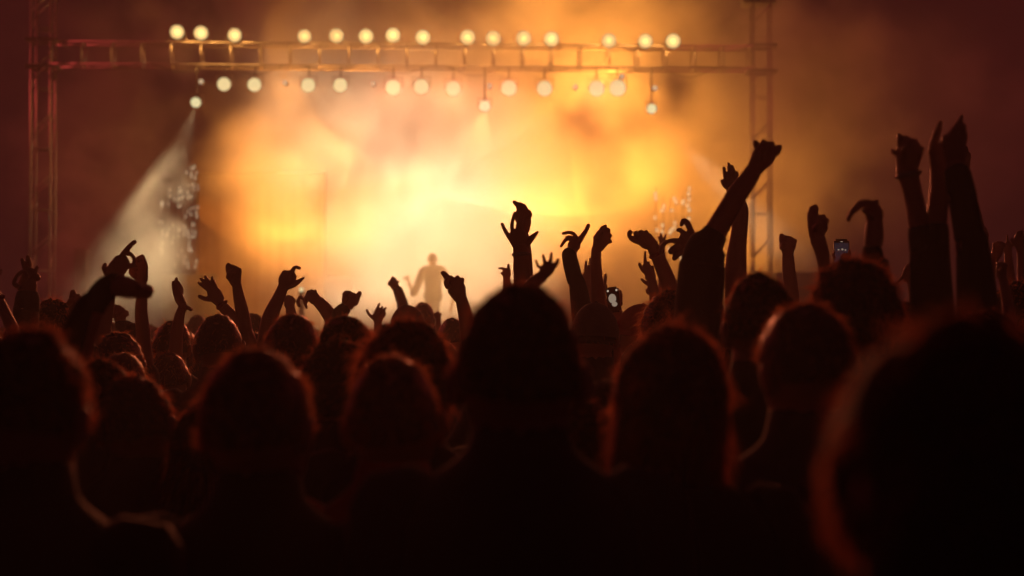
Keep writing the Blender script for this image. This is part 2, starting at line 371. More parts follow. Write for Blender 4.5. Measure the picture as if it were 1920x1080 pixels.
def mic_stand(px, py, d, label, lean):
    t = P(px, py, d); root = thing('microphone_stand', label, 'microphone stand', (t.x, d, DECK))
    mb = MB(); mb.cyl((t.x, d, DECK), (t.x, d, t.z-.25), .013, 6); under(root, 'pole', mb, M['black'], True)
    mb = MB(); mb.cyl((t.x-lean*.3, d, t.z-.38), (t.x+lean*.35, d, t.z), .010, 6); under(root, 'boom', mb, M['black'], True)
    mb = MB(); mb.ell((t.x+lean*.38, d, t.z+.01), (.045, .04, .035), 8); under(root, 'microphone', mb, M['steel'], True)
    for k in range(3):
        an = k*2.1; mb = MB(); mb.cyl((t.x, d, DECK+.12), (t.x+.35*math.cos(an), d+.35*math.sin(an), DECK+.012), .01, 6); under(root, 'foot', mb, M['black'], True)
mic_stand(486, 480, 41.6, 'microphone stand with tilted boom on the left of the stage', 1)
mic_stand(505, 472, 42.2, 'taller microphone stand behind the one with the tilted boom', -1)
r_ = thing('marker_lamp', 'tiny white lamp shining low beside the curled raised hand', 'lamp', P(565, 543, 36))
mb = MB(); mb.ell(r_.location, (.05, .03, .05), 10); under(r_, 'bulb', mb, M['lamp_white'], True)
mb = MB(); p_ = r_.location; mb.box((p_[0]-.06, p_[1]+.03, DECK), (p_[0]+.06, p_[1]+.1, p_[2]+.05)); under(r_, 'stand', mb, M['black'])
# ------------------------------------------------------------------ haze and smoke
hm, _, _ = volmat('haze', .0037, (.9, .86, .86), .55)
mb = MB(); mb.box((-32, -4, -1), (32, 52, 15)); tag(link('haze', mb.mesh('haze', hm, False)), kind='stuff')

def cloud(px, py, d, rx, ry, rd, dens, seed, soft=.5, amp=1.3, scale=.3, g=.2, col=(.95, .93, .9)):
    """a bank of stage smoke: the density of a closed hull falls off towards a ragged edge"""
    k = d/F; R = Vector((rx*k, rd, ry*k))
    bm = bmesh.new(); bmesh.ops.create_icosphere(bm, subdivisions=3, radius=1.0)
    me = bpy.data.meshes.new('smoke'); bm.to_mesh(me); bm.free()
    o = link('smoke', me, None, P(px, py, d)); o.scale = R*1.45; tag(o, kind='stuff')
    m, nt, pv = volmat('smoke', 1, col, g); me.materials.append(m)
    tc = N(nt, 'ShaderNodeTexCoord'); geo = N(nt, 'ShaderNodeNewGeometry'); L = nt.links.new
    ln = N(nt, 'ShaderNodeVectorMath', operation='LENGTH'); L(tc.outputs['Object'], ln.inputs[0])
    mul = N(nt, 'ShaderNodeMath', operation='MULTIPLY'); mul.inputs[1].default_value = 1.45; L(ln.outputs['Value'], mul.inputs[0])
    off = N(nt, 'ShaderNodeVectorMath', operation='ADD'); off.inputs[1].default_value = (seed*7.3, seed*3.1, seed*5.7); L(geo.outputs['Position'], off.inputs[0])
    n = N(nt, 'ShaderNodeTexNoise'); n.inputs['Scale'].default_value = scale; n.inputs['Detail'].default_value = 4; n.inputs['Roughness'].default_value = .56; n.inputs['Distortion'].default_value = .15
    L(off.outputs[0], n.inputs['Vector'])
    a = N(nt, 'ShaderNodeMath', operation='MULTIPLY_ADD'); a.inputs[1].default_value = amp*1.6; a.inputs[2].default_value = 1-amp*.8; L(n.outputs[0], a.inputs[0])
    s = N(nt, 'ShaderNodeMath', operation='SUBTRACT'); L(a.outputs[0], s.inputs[0]); L(mul.outputs[0], s.inputs[1])
    r = N(nt, 'ShaderNodeMapRange', interpolation_type='SMOOTHSTEP'); r.inputs[1].default_value = 0; r.inputs[2].default_value = soft; r.inputs[4].default_value = dens
    L(s.outputs[0], r.inputs[0])
    e = N(nt, 'ShaderNodeMapRange', interpolation_type='SMOOTHSTEP'); e.inputs[1].default_value = 1.40; e.inputs[2].default_value = 1.05
    L(mul.outputs[0], e.inputs[0]); fz = N(nt, 'ShaderNodeMath', operation='MULTIPLY'); L(r.outputs[0], fz.inputs[0]); L(e.outputs[0], fz.inputs[1]); L(fz.outputs[0], pv.inputs['Density'])
    return o
cloud(790, 410, 42.3, 350, 330, 3.2, .55, 1, .6, .9)      # the bright bank in the opening
cloud(930, 420, 41.4, 200, 240, 2.4, .55, 14, .8, .8)
cloud(490, 300, 39.6, 190, 110, .9, .20, 16, .9, 1.3, .6)
cloud(520, 460, 39.4, 170, 190, .8, .25, 17, .9, 1.2, .6)
cloud(590, 240, 41.5, 200, 180, 2.5, .20, 2, .9, 1.3, .4)
cloud(480, 380, 40.8, 170, 330, 2, .22, 9, 1.0, 1.0)
cloud(620, 40, 41, 340, 220, 2.6, .34, 3, .8, 1.7, .35)
cloud(1060, 60, 41, 370, 240, 2.6, .34, 4, .8, 1.7, .35)
cloud(1210, 370, 42, 310, 350, 2.4, .26, 5, 1.0, 1.2, .4)
cloud(1440, 250, 40.5, 260, 310, 2.6, .24, 6, .8, 1.8, .45)
cloud(180, 260, 40.5, 240, 280, 2.2, .09, 11, .8, 1.8, .45)
cloud(1640, 250, 39, 330, 340, 3, .06, 15, .8, 1.9, .35)
cloud(850, 100, 35.6, 560, 85, 1.0, .38, 12, .8, 1.3, .5)
cloud(1430, 250, 36.6, 150, 300, 1.2, .45, 13, .8, 1.4)
cloud(820, 510, 36.3, 380, 140, 1.1, .70, 10, .9, 1.0)
cloud(235, 480, 36.6, 170, 260, 1.6, .42, 7, .9, 1.7, .9)
cloud(1440, 400, 37.5, 150, 120, 1.5, .16, 8, .8, 1.6, .6)
# power cables drooping along the beam
for k in range(9):
    a_, b_ = beam_at(150+k*135), beam_at(150+k*135+110); m_ = (a_+b_)/2+Vector((0, -.3, -.36-.05*(k % 3)))
    mb = MB(); mb.tube([a_+Vector((0, -.29, -.24)), m_, b_+Vector((0, -.29, -.24))], .008, n=6, sub=6); under(beam, 'cable', mb, M['black'], True)
# ------------------------------------------------------------------ people
def head_into(mb, c, s, n=20):
    """bare head: c is the middle of the skull, facing +Y; brow, nose, mouth, chin and ears"""
    mb.tube([(0, -.012, .118), (0, -.012, .085), (0, -.008, .03), (0, -.002, -.02), (0, .012, -.07), (0, .03, -.105)],
            [.02, .058, .076, .073, .062, .042], [1.2, 1.22, 1.24, 1.2, 1.12, 1.0], n=n, ref=(0, 1, 0), sub=3) if False else None
    P0 = []
    prof = [(.122, .012, -.010, .3), (.112, .038, -.010, 1.2), (.085, .060, -.010, 1.25), (.05, .073, -.008, 1.27), (.01, .077, -.006, 1.26), (-.03, .074, .0, 1.2), (-.065, .066, .008, 1.1), (-.09, .052, .022, 1.0), (-.112, .030, .038, .9)]
    v = []; f = []
    for z, r, y, fl in prof:
        for j in range(n):
            th = 2*math.pi*j/n; x = math.cos(th)*r; yy = math.sin(th)*r*fl
            if math.sin(th) > .6 and -.03 < z < .04: yy -= .006*(1 if abs(x) > .012 else -.6)      # eye sockets
            v.append((c[0]+x*s, c[1]+(y+yy)*s, c[2]+z*s))
    k = len(prof)
    for i in range(k-1):
        for j in range(n): f.append((i*n+j, i*n+(j+1) % n, (i+1)*n+(j+1) % n, (i+1)*n+j))
    f.append(tuple(range(n))); f.append(tuple((k-1)*n+j for j in reversed(range(n))))
    mb.add(v, f)
    q = lambda x, y, z: (c[0]+x*s, c[1]+y*s, c[2]+z*s)
    mb.tube([q(0, .088, .015), q(0, .102, -.012), q(0, .112, -.032), q(0, .098, -.04)], [.008*s, .011*s, .016*s, .012*s], n=8, ref=(1, 0, 0))
    mb.ell(q(0, .084, -.066), (.024*s, .010*s, .009*s), 8)
    for sx in (-1, 1):
        mb.ell(q(sx*.03, .086, .008), (.012*s, .008*s, .007*s), 8)
        mb.ell(q(sx*.086, -.004, -.012), (.013*s, .020*s, .034*s), 10, Matrix.Rotation(sx*.25, 3, 'Z') @ Matrix.Rotation(sx*.12, 3, 'Y'))

def hand_into(mb, W, E, side):
    """relaxed hanging hand"""
    d = (Vector(W)-Vector(E)).normalized(); W = Vector(W)
    fwd = Vector((0, 1, 0)); lat = Vector((side, 0, 0))
    mb.tube([W-d*.02, W+d*.03, W+d*.075, W+d*.10], [.026, .038, .042, .036], .45, n=10, ref=tuple(lat))
    for k, (o, L) in enumerate(((-.030, .062), (-.010, .075), (.011, .078), (.031, .070))):
        b = W+d*.09+fwd*o
        mb.tube([b, b+d*L*.5-lat*.004, b+d*L*.85-lat*.014, b+d*L-lat*.024], [.0095, .009, .008, .007], n=7, ref=(0, 1, 0))
    b = W+d*.03+fwd*.035
    mb.tube([b, b+d*.03+fwd*.022, b+d*.055+fwd*.026-lat*.008, b+d*.07+fwd*.024-lat*.014], [.014, .012, .010, .008], n=7, ref=(1, 0, 0))

def skull_dir(u, v): return Vector((math.sin(u)*math.cos(v), math.sin(u)*math.sin(v), math.cos(u)))
STY = dict(short=dict(r=(.0865, .110, .126), cut=1.80, amp=.009, fr=9, L=.018, lift=.42), curly=dict(r=(.108, .125, .146), cut=1.95, amp=.016, fr=16, L=.034, lift=1.0),
           long=dict(r=(.096, .114, .130), cut=2.1, amp=.008, fr=7, L=.03, lift=.25), cap=dict(r=(.086, .108, .112), cut=1.9, amp=.004, fr=9, L=.022, lift=.4),
           mane=dict(r=(.100, .116, .130), cut=2.1, amp=.010, fr=7, L=.02, lift=.25),
           bun=dict(r=(.093, .113, .129), cut=1.9, amp=.006, fr=9, L=.034, lift=.5))
def hair_mesh(style, c, s, seed, strands, hc, yaw):
    st = STY[style]; rx, ry, rz = [q*s for q in st['r']]; mb = MB(); rnd = random.Random(seed); so = Vector((seed*1.7, seed*.9, seed*2.3))
    cut = st['cut']; c = Vector(c)
    def R(dv, extra=0):
        n_ = noise.noise(dv*st['fr']*.35+so)*.6+noise.noise(dv*st['fr']+so)*.5
        k = 1+n_*st['amp']/.09
        fr = max(0, dv.y)                      # hairline: the face stays free
        k2 = 1-.16*max(0, fr-.35)*max(0, 1-max(0, dv.z)*1.6)
        return Vector((dv.x*rx*k*k2, -.008*s+dv.y*ry*k*k2, dv.z*rz*k))*(1+extra)
    nu, nv_ = 16, 28; v = []; f = []
    for i in range(nu+1):
        for j in range(nv_):
            ph = 2*math.pi*j/nv_; front = max(0, math.sin(ph))
            cu = cut-(.85 if style != 'long' else .9)*front**1.5
            u = max(.02, cu*i/nu); dv = skull_dir(u, ph); p = R(dv)
            if i == nu: p *= .86
            v.append(c+p)
    for i in range(nu):
        for j in range(nv_): f.append((i*nv_+j, (i+1)*nv_+j, (i+1)*nv_+(j+1) % nv_, i*nv_+(j+1) % nv_))
    f.append(tuple(range(nv_)))
    mb.add(v, f)
    if style == 'mane':
        mb.tube([c+Vector((0, -.03, .02))*s, c+Vector((-.005, -.045, -.08))*s, c+Vector((-.01, -.05, -.18))*s, c+Vector((-.01, -.05, -.28))*s, c+Vector((-.01, -.04, -.36))*s], [.092*s, .115*s, .138*s, .155*s, .15*s], [.8, .75, .7, .6, .5], n=18)
    if style == 'long':
        mb.tube([c+Vector((0, -.035, -.0))*s, c+Vector((0, -.05, -.09))*s, c+Vector((0, -.065, -.19))*s, c+Vector((0, -.07, -.30))*s, c+Vector((0, -.065, -.38))*s], [.092*s, .096*s, .10*s, .098*s, .07*s], [.75, .62, .5, .4, .3], n=16)
    if style == 'bun': mb.ell(c+Vector((-.012, -.05, .135))*s, (.045*s, .05*s, .035*s), 12)
    mb.m = 1
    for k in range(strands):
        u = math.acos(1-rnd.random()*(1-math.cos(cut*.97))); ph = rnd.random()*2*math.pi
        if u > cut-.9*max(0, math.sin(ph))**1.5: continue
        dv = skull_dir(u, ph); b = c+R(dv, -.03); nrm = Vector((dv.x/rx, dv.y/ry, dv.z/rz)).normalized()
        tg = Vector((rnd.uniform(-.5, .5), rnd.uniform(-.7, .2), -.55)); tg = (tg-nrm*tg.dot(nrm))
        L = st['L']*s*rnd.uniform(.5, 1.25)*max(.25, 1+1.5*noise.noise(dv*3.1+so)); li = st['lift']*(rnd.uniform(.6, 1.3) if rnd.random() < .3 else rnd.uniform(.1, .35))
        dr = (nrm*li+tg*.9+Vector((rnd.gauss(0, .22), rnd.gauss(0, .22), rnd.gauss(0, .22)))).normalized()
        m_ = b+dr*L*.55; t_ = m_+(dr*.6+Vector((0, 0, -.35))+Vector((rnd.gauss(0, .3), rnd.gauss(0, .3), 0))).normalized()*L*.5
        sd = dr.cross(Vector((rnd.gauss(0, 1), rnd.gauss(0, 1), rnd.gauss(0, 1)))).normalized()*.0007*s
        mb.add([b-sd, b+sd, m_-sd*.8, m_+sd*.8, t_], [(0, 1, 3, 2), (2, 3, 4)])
    if style == 'long':
        for k in range(strands//2):
            z = rnd.uniform(-.34, .0); an = rnd.uniform(0, 2*math.pi); rr = .096*s
            b = c+Vector((math.cos(an)*rr, -.06*s+math.sin(an)*rr*.5, z*s)); dr = Vector((math.cos(an)*rnd.uniform(.1, .5), -.1, -1)).normalized()
            L = .07*s; sd = Vector((math.sin(an), math.cos(an), 0))*.0007
            m_ = b+dr*L*.5; t_ = b+dr*L+Vector((math.cos(an)*.008, 0, 0)); mb.add([b-sd, b+sd, m_-sd, m_+sd, t_], [(0, 1, 3, 2), (2, 3, 4)])
    return mb

def cap_mesh(c, s, beanie=False, back=False):
    mb = MB(); c = Vector(c); v = []; f = []; nu, nv_ = 8, 24
    for i in range(nu+1):
        u = max(.02, (1.62 if not beanie else 1.9)*i/nu)
        for j in range(nv_):
            dv = skull_dir(u, 2*math.pi*j/nv_); k = 1+(.006*math.cos(12*math.pi*j/nv_) if not beanie else 0)
            v.append(c+Vector((math.copysign(abs(dv.x)**(.86 if beanie else 1), dv.x)*.096*k*s, -.008*s+dv.y*.117*k*s, math.copysign(abs(dv.z)**(.86 if beanie else 1), dv.z)*.134*s+.004)))
    for i in range(nu):
        for j in range(nv_): f.append((i*nv_+j, (i+1)*nv_+j, (i+1)*nv_+(j+1) % nv_, i*nv_+(j+1) % nv_))
    f.append(tuple(range(nv_))); mb.add(v, f)
    mb.ell(c+Vector((0, -.008, .138))*s, (.008*s, .008*s, .005*s), 8)
    if not beanie:
        y = -1 if back else 1; v = []; f = []
        for j in range(13):
            a = math.pi*(j/12); x = math.cos(a)
            for k, (ro, zz) in enumerate(((.0, .012), (.075, -.004))):
                yy = (.105*math.sin(a)**.5*.98+ro*math.sin(a)**.7)
                for t in (.0, .004): v.append(c+Vector((x*.088, y*yy-.008, zz-.012*x*x+t))*s)
        for j in range(12):
            q = j*4; f += [(q, q+2, q+6, q+4), (q+1, q+5, q+7, q+3), (q+2, q+3, q+7, q+6)]
        mb.add(v, f)
    return mb

def make_person(label, loc, H, yaw=0, hair='short', hc=0, skin=0, cloth=0, strands=900, arms=(), group=None, seed=0, hs=1.0, headgear=None, down=(True, True), headpos=None, lean=0, trousers=4, bulk=1.0, name='person', gear_mat=None):
    """loc: feet; H: height to the top of the skull; arms: traced raised arms, each (strokes MB, shoulder, from-point, radius, sleeve MB or None, side)"""
    k = H/1.75; loc = Vector(loc); Rz = Matrix.Rotation(yaw, 3, 'Z')
    G = lambda x, y, z: loc+Rz @ Vector((x*k, y*k, z*k))
    body = MB(); shirt = MB(); tro = MB()
    hc_ = G(0, .02+lean, 1.75-.122*hs/k*1.0)
    if headpos is not None: hc_ = Vector(headpos)
    Y = tuple(Rz @ Vector((0, 1, 0)))
    body.tube([G(0, 0, .86), G(0, 0, 1.0), G(0, .005, 1.15), G(0, .0, 1.30), G(0, -.005, 1.40), G(0, -.005, 1.465)], [.165*k, .14*k, .148*k, .172*k, .168*k, .09*k], [.68, .68, .68, .66, .58, .75], n=14, ref=Y)
    body.tube([G(0, -.005, 1.43), G(0, .0, 1.49), (G(0, .0, 1.5)+hc_)/2, hc_+Vector((0, .0, -.05*hs))], [.088*k, .070*k, .064*k*hs, .066*hs], 1.05, n=12, ref=Y)
    nb = len(body.v); head_into(body, (0, 0, 0), hs)
    rt = random.Random(seed+11); Ry = Matrix.Rotation(yaw*1.4+rt.uniform(-.2, .2), 3, 'Z') @ Matrix.Rotation(rt.uniform(-.12, .14), 3, 'X') @ Matrix.Rotation(rt.uniform(-.13, .13), 3, 'Y')
    for i in range(nb, len(body.v)): body.v[i] = tuple(hc_+Ry @ Vector(body.v[i]))
    shirt.tube([G(0, 0, .84), G(0, 0, 1.0), G(0, .005, 1.15), G(0, .0, 1.30), G(0, -.005, 1.40), G(0, -.008, 1.455), G(0, -.008, 1.49), G(0, -.006, 1.515)], [.178*k*bulk, .158*k*bulk, .165*k*bulk, .192*k*bulk, .196*k*bulk, .142*k*bulk, .094*k, .076*k], [.7, .7, .7, .66, .6, .7, .85, .95], n=18, ref=Y)
    for sx in (-1, 1):
        hip, kn, an = G(sx*.085, 0, .9), G(sx*.10, .02, .48), G(sx*.11, -.02, .07)
        body.tube([hip, G(sx*.095, .01, .7), kn, G(sx*.105, -.01, .28), an], [.085*k, .078*k, .052*k, .052*k, .036*k], n=10, ref=Y)
        body.tube([G(sx*.11, -.06, .035), G(sx*.11, .05, .035), G(sx*.115, .15, .025)], [.036*k, .042*k, .035*k], .75, n=8, ref=(0, 0, 1))
        tro.tube([hip, G(sx*.095, .01, .7), kn, G(sx*.105, -.01, .28), an+Vector((0, 0, .03))], [.098*k, .09*k, .066*k, .062*k, .056*k], n=12, ref=Y)
    tro.tube([G(0, 0, .80), G(0, 0, .9), G(0, 0, 1.0)], [.16*k, .172*k, .15*k], .72, n=14, ref=Y)
    for i, sx in enumerate((-1, 1)):
        if not down[i]: continue
        S = G(sx*.19, 0, 1.405); E = G(sx*.235, -.03, 1.12); W = G(sx*.225, .07, .88)
        body.tube([S, (S+E)/2, E, (E+W)/2, W], [.052*k, .046*k, .036*k, .036*k, .026*k], n=10, ref=Y)
        hand_into(body, W, E, sx)
        shirt.tube([S+Vector((-sx*.02, 0, .01)), S, (S*.5+E*.5), S*.3+E*.7], [.066*k, .066*k, .060*k, .064*k], n=12, ref=Y)
    for mb_v, mb_f, S, A, rA, slv, side in arms:
        body.add(mb_v, mb_f)
        S = Vector(S); A = Vector(A); sh = G(side*.10, -.005, 1.40)
        mid = A.lerp(S, .5)
        body.tube([A, mid, S, sh], [rA, max(rA, .042*k), .05*k, .055*k], n=10)
        if slv is not None:
            pts, rad = slv
            shirt.tube(list(pts)+[S, sh], list(rad)+[.072*k, .07*k], n=14, sub=4)
        else:
            shirt.tube([A.lerp(S, .55), S, sh], [.064*k, .07*k, .07*k], n=12, sub=4)
    root = link(name, body.mesh(name, M['skin'][skin], True, loc), None, loc)
    tag(root, label, 'person', group)
    hm_ = hair_mesh(hair, (0, 0, 0), hs, seed, strands, hc, yaw)
    hm_.v = [tuple(hc_+Ry @ Vector(q)) for q in hm_.v]
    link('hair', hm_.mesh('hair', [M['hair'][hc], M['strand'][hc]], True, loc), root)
    if headgear:
        cm = cap_mesh((0, 0, 0), hs, headgear == 'beanie', headgear == 'cap_back'); cm.v = [tuple(hc_+Ry @ Vector(q)) for q in cm.v]
        link('cap' if headgear != 'beanie' else 'woollen_hat', cm.mesh('cap', gear_mat or M['cloth'][cloth], True, loc), root)
    link('shirt', shirt.mesh('shirt', M['cloth'][cloth], True, loc), root)
    link('trousers', tro.mesh('trousers', M['cloth'][trousers], True, loc), root)
    return root

def wristband(root, key, t, m):
    v, f, S, A, rA, slv, side = ARMS[key]; W, E, rW, rE = FORE[key]
    c = W.lerp(E, t); d = (E-W).normalized(); r = rW+(rE-rW)*t
    mb = MB(); mb.tube([c-d*.008, c+d*.008], [r*1.10, r*1.10], .86, n=14, cap=False, smooth=False)
    for k in range(7):
        a = k*.9; x = d.cross(Vector((0, 1, 0))).normalized(); mb.ell(c+x*math.cos(a)*r*1.12+Vector((0, math.sin(a)*r, 0)), (.006, .006, .006), 6)
    link('wristband', mb.mesh('wristband', m, True, root.location), root)
FORE = {}
# --- raised arms, each one modelled after the pose in the photo -------------------------------
ARMS = {}
def arm(key, o, d, strokes, fore, side=1, sleeve=None, S=None, voxel=None, H=None, **kw):
    """strokes: fingers and palm (x, y[, depth offset in m]) with half widths; fore: (x, y, half width) from the wrist down to where it leaves sight"""
    ox, oy, s = o
    T = lambda q: P(ox+q[0]/s, oy+q[1]/s, d)+Vector((0, q[2] if len(q) > 2 else 0, 0))
    kk = d/F/s; mb = MB()
    soft = lambda L: [max(r, .7*max(L)) if max(L) < 24 else r for r in L]
    for st in strokes:
        pts, rad = st[0], st[1]; fl = st[2] if len(st) > 2 else .9
        rad = [(r*1.16+1.2*s/4)*kk if r < 24 else r*kk for r in soft(list(rad) if isinstance(rad, (list, tuple)) else [rad]*len(pts))]
        if len(pts) == 1:
            mb.ell(T(pts[0]), (rad[0], rad[0]*fl, rad[0]), 12)
        else: mb.tube([T(q) for q in pts], rad, fl, n=10)
    fp = [T(q[:2]) for q in fore]; fr = [q[2]*kk for q in fore]
    mb.tube(fp, fr, [.75]+[.92]*(len(fp)-1), n=14)
    FORE[key] = (fp[0], fp[min(1, len(fp)-1)], fr[0], fr[min(1, len(fp)-1)])
    A = fp[-1]; rA = fr[-1]
    vx = voxel or max(.0035, 1.5*d/F)
    v, f = fused(mb, vx)
    slv = None
    if sleeve: slv = ([T(q[:2]) for q in sleeve], [q[2]*kk for q in sleeve]); A2 = slv[0][-1]
    else: A2 = A
    Wd = fp[0]
    L = .56-(Wd-A2).length
    dirn = (A2-(slv[0][0] if slv else fp[-2] if len(fp) > 1 else A)).normalized() if (slv and len(sleeve) > 1) or len(fp) > 1 else Vector((0, 0, -1))
    if S is None:
        dirn = (dirn+Vector((0, 0, -1.2))).normalized()
        Sx = A2+dirn*max(.06, L); Sx.z = min(max(Sx.z, 1.30), 1.56)
    else: Sx = P(*S)
    ARMS[key] = (v, f, Sx, A, rA, slv, side)
    return dict(d=d, S=Sx)

OA, OB, OC, OD, OE = (0, 420, 4), (400, 420, 4), (800, 360, 4), (1120, 240, 4), (1120, 400, 4)
OR, OS = (1500, 200, 4.571), (1500, 400, 4.571)
info = {}
def A_(key, *a, **k): info[key] = arm(key, *a, **k)

A_('edge_left', OA, 6, [([(-70, 380), (-60, 430)], [40, 45], .5), ([(-90, 360), (-100, 300), (-90, 270)], 14), ([(-65, 350), (-70, 290), (-60, 250)], 14), ([(-45, 360), (-42, 300), (-30, 270)], 14), ([(-35, 410), (-10, 380), (0, 350)], 14)],
   [(-45, 470, 30), (0, 570, 34), (45, 680, 42), (90, 780, 50)], side=-1)
A_('horns_left', OA, 7, [([(215, 420), (225, 380), (228, 345)], [62, 52, 34], .5), ([(195, 350), (180, 305), (166, 268)], [17, 15, 11]), ([(216, 345, .01), (215, 290, .01), (208, 245)], [18, 16, 12]), ([(236, 350), (262, 375), (285, 405)], [16, 18, 18]),
    ([(258, 390), (268, 350), (280, 322)], [14, 12, 9]), ([(150, 470, -.03), (124, 450, -.03), (132, 410, -.03), (158, 375, -.03), (190, 366, -.02), (208, 392, -.02)], [18, 15, 13, 13, 15, 18]), ([(165, 440, -.01), (185, 400, -.01)], [20, 22], .8)],
   [(208, 455, 70), (205, 520, 74), (200, 600, 80)], sleeve=[(206, 560, 92), (200, 640, 98), (190, 720, 100)], side=1)
A_('point_left', OA, 7, [([(850, 400), (880, 330), (905, 265)], [62, 72, 50], .5), ([(925, 225), (960, 180), (1008, 134)], [20, 16, 9]), ([(935, 220, .01), (975, 225, .01), (1000, 255, .01), (1008, 282)], [18, 14, 12, 10]),
    ([(930, 250, -.01), (955, 270, -.01), (962, 300)], [16, 13, 10]), ([(915, 365), (950, 325), (1005, 308)], [22, 16, 12]), ([(800, 370), (786, 330), (788, 305)], [24, 20, 13])],
   [(825, 440, 58), (810, 540, 56), (800, 640, 54), (780, 760, 56)], side=-1)
A_('loop_left', OA, 7.1, [([(1060, 420), (1062, 350), (1055, 305)], [52, 50, 32], .5), ([(1040, 330), (1022, 275), (1045, 248), (1068, 240)], [13, 12, 11, 10]), ([(1068, 240), (1084, 280), (1092, 330)], [11, 14, 18]),
    ([(1035, 300, .01), (1055, 262, .01), (1062, 300, .01)], [11, 10, 11]), ([(1020, 340, -.01), (1000, 335, -.01), (985, 360, -.01), (1010, 390, -.01)], [14, 14, 15, 18])],
   [(1062, 450, 40), (1062, 560, 44), (1058, 660, 48), (1070, 760, 52)], side=1)
A_('bent_near', OA, 4.2, [([(1075, 500), (1110, 505)], [52, 48], .8), ([(1095, 470, -.01), (1128, 478)], [18, 16]), ([(1100, 495, -.02), (1136, 500, -.01)], [18, 16]), ([(1100, 520, -.01), (1134, 522)], [18, 15]), ([(1095, 545), (1120, 545)], [16, 13]), ([(1060, 470, -.02), (1085, 480, -.04), (1100, 500, -.045)], [18, 16, 13])],
   [(1050, 500, 62), (960, 480, 84), (860, 460, 88), (800, 480, 84), (720, 580, 80)], sleeve=[(850, 440, 80), (790, 490, 96), (700, 610, 100), (620, 730, 112)], side=-1)
A_('fist_left_a', OA, 7.5, [([(560, 640), (562, 590), (550, 545)], [46, 52, 34], .75), ([(545, 535), (548, 515)], [24, 20]), ([(575, 560), (586, 540)], [20, 16]), ([(596, 570), (606, 560)], [17, 14]), ([(606, 590), (614, 584)], [15, 12]), ([(530, 600, -.03), (550, 570, -.04), (575, 575, -.04)], [18, 16, 13])],
   [(570, 660, 34), (585, 740, 38), (600, 800, 42)], side=1)
A_('fist_left_b', OA, 8, [([(900, 720), (895, 680), (880, 650)], [44, 52, 36], .75), ([(868, 640), (862, 622)], [22, 18]), ([(900, 640), (892, 626)], [20, 17]), ([(925, 655), (918, 642)], [19, 16]), ([(948, 675), (950, 662)], [17, 14]), ([(860, 690, -.03), (880, 665, -.04), (905, 672, -.04)], [17, 15, 12])],
   [(925, 745, 36), (965, 800, 42), (1000, 860, 48)], sleeve=[(905, 755, 44), (960, 790, 62), (1000, 860, 72)], side=1)
A_('flat_left', OA, 8, [([(1370, 610), (1345, 560), (1330, 520)], [34, 38, 34], .5), ([(1312, 520), (1305, 480), (1298, 440)], [15, 14, 9]), ([(1328, 515), (1325, 460), (1322, 412)], [15, 13, 9]), ([(1345, 520, .01), (1342, 475, .01), (1338, 440, .01)], [14, 12, 9]), ([(1355, 530, .02), (1358, 490, .02), (1350, 460, .02)], [12, 11, 8]), ([(1375, 610), (1402, 625), (1432, 640)], [18, 13, 9])],
   [(1372, 620, 32), (1350, 680, 38), (1335, 760, 44), (1325, 840, 48)], side=1)
A_('open_left', OA, 8, [([(1640, 570), (1610, 525), (1590, 490)], [50, 56, 46], .45), ([(1572, 500), (1530, 470), (1490, 442)], [13, 12, 8]), ([(1575, 480), (1538, 440), (1505, 410)], [13, 12, 8]), ([(1590, 468), (1562, 428), (1538, 394)], [13, 12, 8]), ([(1615, 470), (1604, 435), (1590, 402)], [13, 11, 8]), ([(1590, 560), (1540, 562), (1500, 545)], [20, 15, 9])],
   [(1640, 580, 38), (1700, 650, 44), (1770, 720, 46), (1840, 790, 50)], side=-1)
A_('fist_mid_left', OA, 8, [([(1765, 430), (1755, 390), (1750, 355)], [46, 58, 52], .75), ([(1716, 345), (1714, 314)], [22, 19]), ([(1748, 350), (1742, 322)], [20, 16]), ([(1772, 362), (1770, 338)], [19, 15]), ([(1793, 368), (1794, 344)], [18, 15]), ([(1722, 400, -.03), (1738, 365, -.045), (1765, 365, -.045)], [18, 16, 13])],
   [(1775, 450, 36), (1790, 540, 43), (1812, 640, 50), (1830, 740, 56)], side=1)
A_('hook_mid', OB, 8, [([(535, 450), (545, 410), (555, 380)], [50, 58, 44], .6), ([(530, 385), (535, 368)], [28, 20]), ([(565, 375), (582, 365)], [22, 17]), ([(590, 368), (602, 335), (620, 322), (644, 330)], [16, 13, 11, 8]), ([(598, 380, .01), (612, 395, .01), (608, 415, .01)], [14, 11, 8]), ([(560, 470), (610, 452), (648, 425), (676, 405)], [24, 18, 13, 8])],
   [(520, 480, 42), (488, 560, 48), (450, 640, 56), (420, 720, 62)], side=-1)
A_('pair_far_a', OB, 10, [([(570, 600), (565, 570)], [44, 38], .7), ([(545, 562), (548, 550)], [15, 13]), ([(565, 556), (566, 546)], [15, 13]), ([(585, 562), (588, 552)], [14, 12]), ([(600, 575), (604, 566)], [12, 10]), ([(640, 610), (636, 570), (655, 545), (668, 560)], [12, 11, 10, 9])],
   [(575, 620, 36), (590, 700, 44)], side=-1)
A_('pair_far_b', OB, 9, [([(760, 560), (735, 540)], [48, 42], .7), ([(705, 530), (700, 555), (698, 585)], [13, 11, 9]), ([(715, 522), (712, 508)], [15, 12]), ([(738, 516), (736, 502)], [15, 12]), ([(762, 520), (764, 506)], [14, 12]), ([(685, 560), (690, 600), (700, 625)], [12, 10, 8])],
   [(790, 585, 46), (840, 640, 52), (890, 710, 58)], side=1)
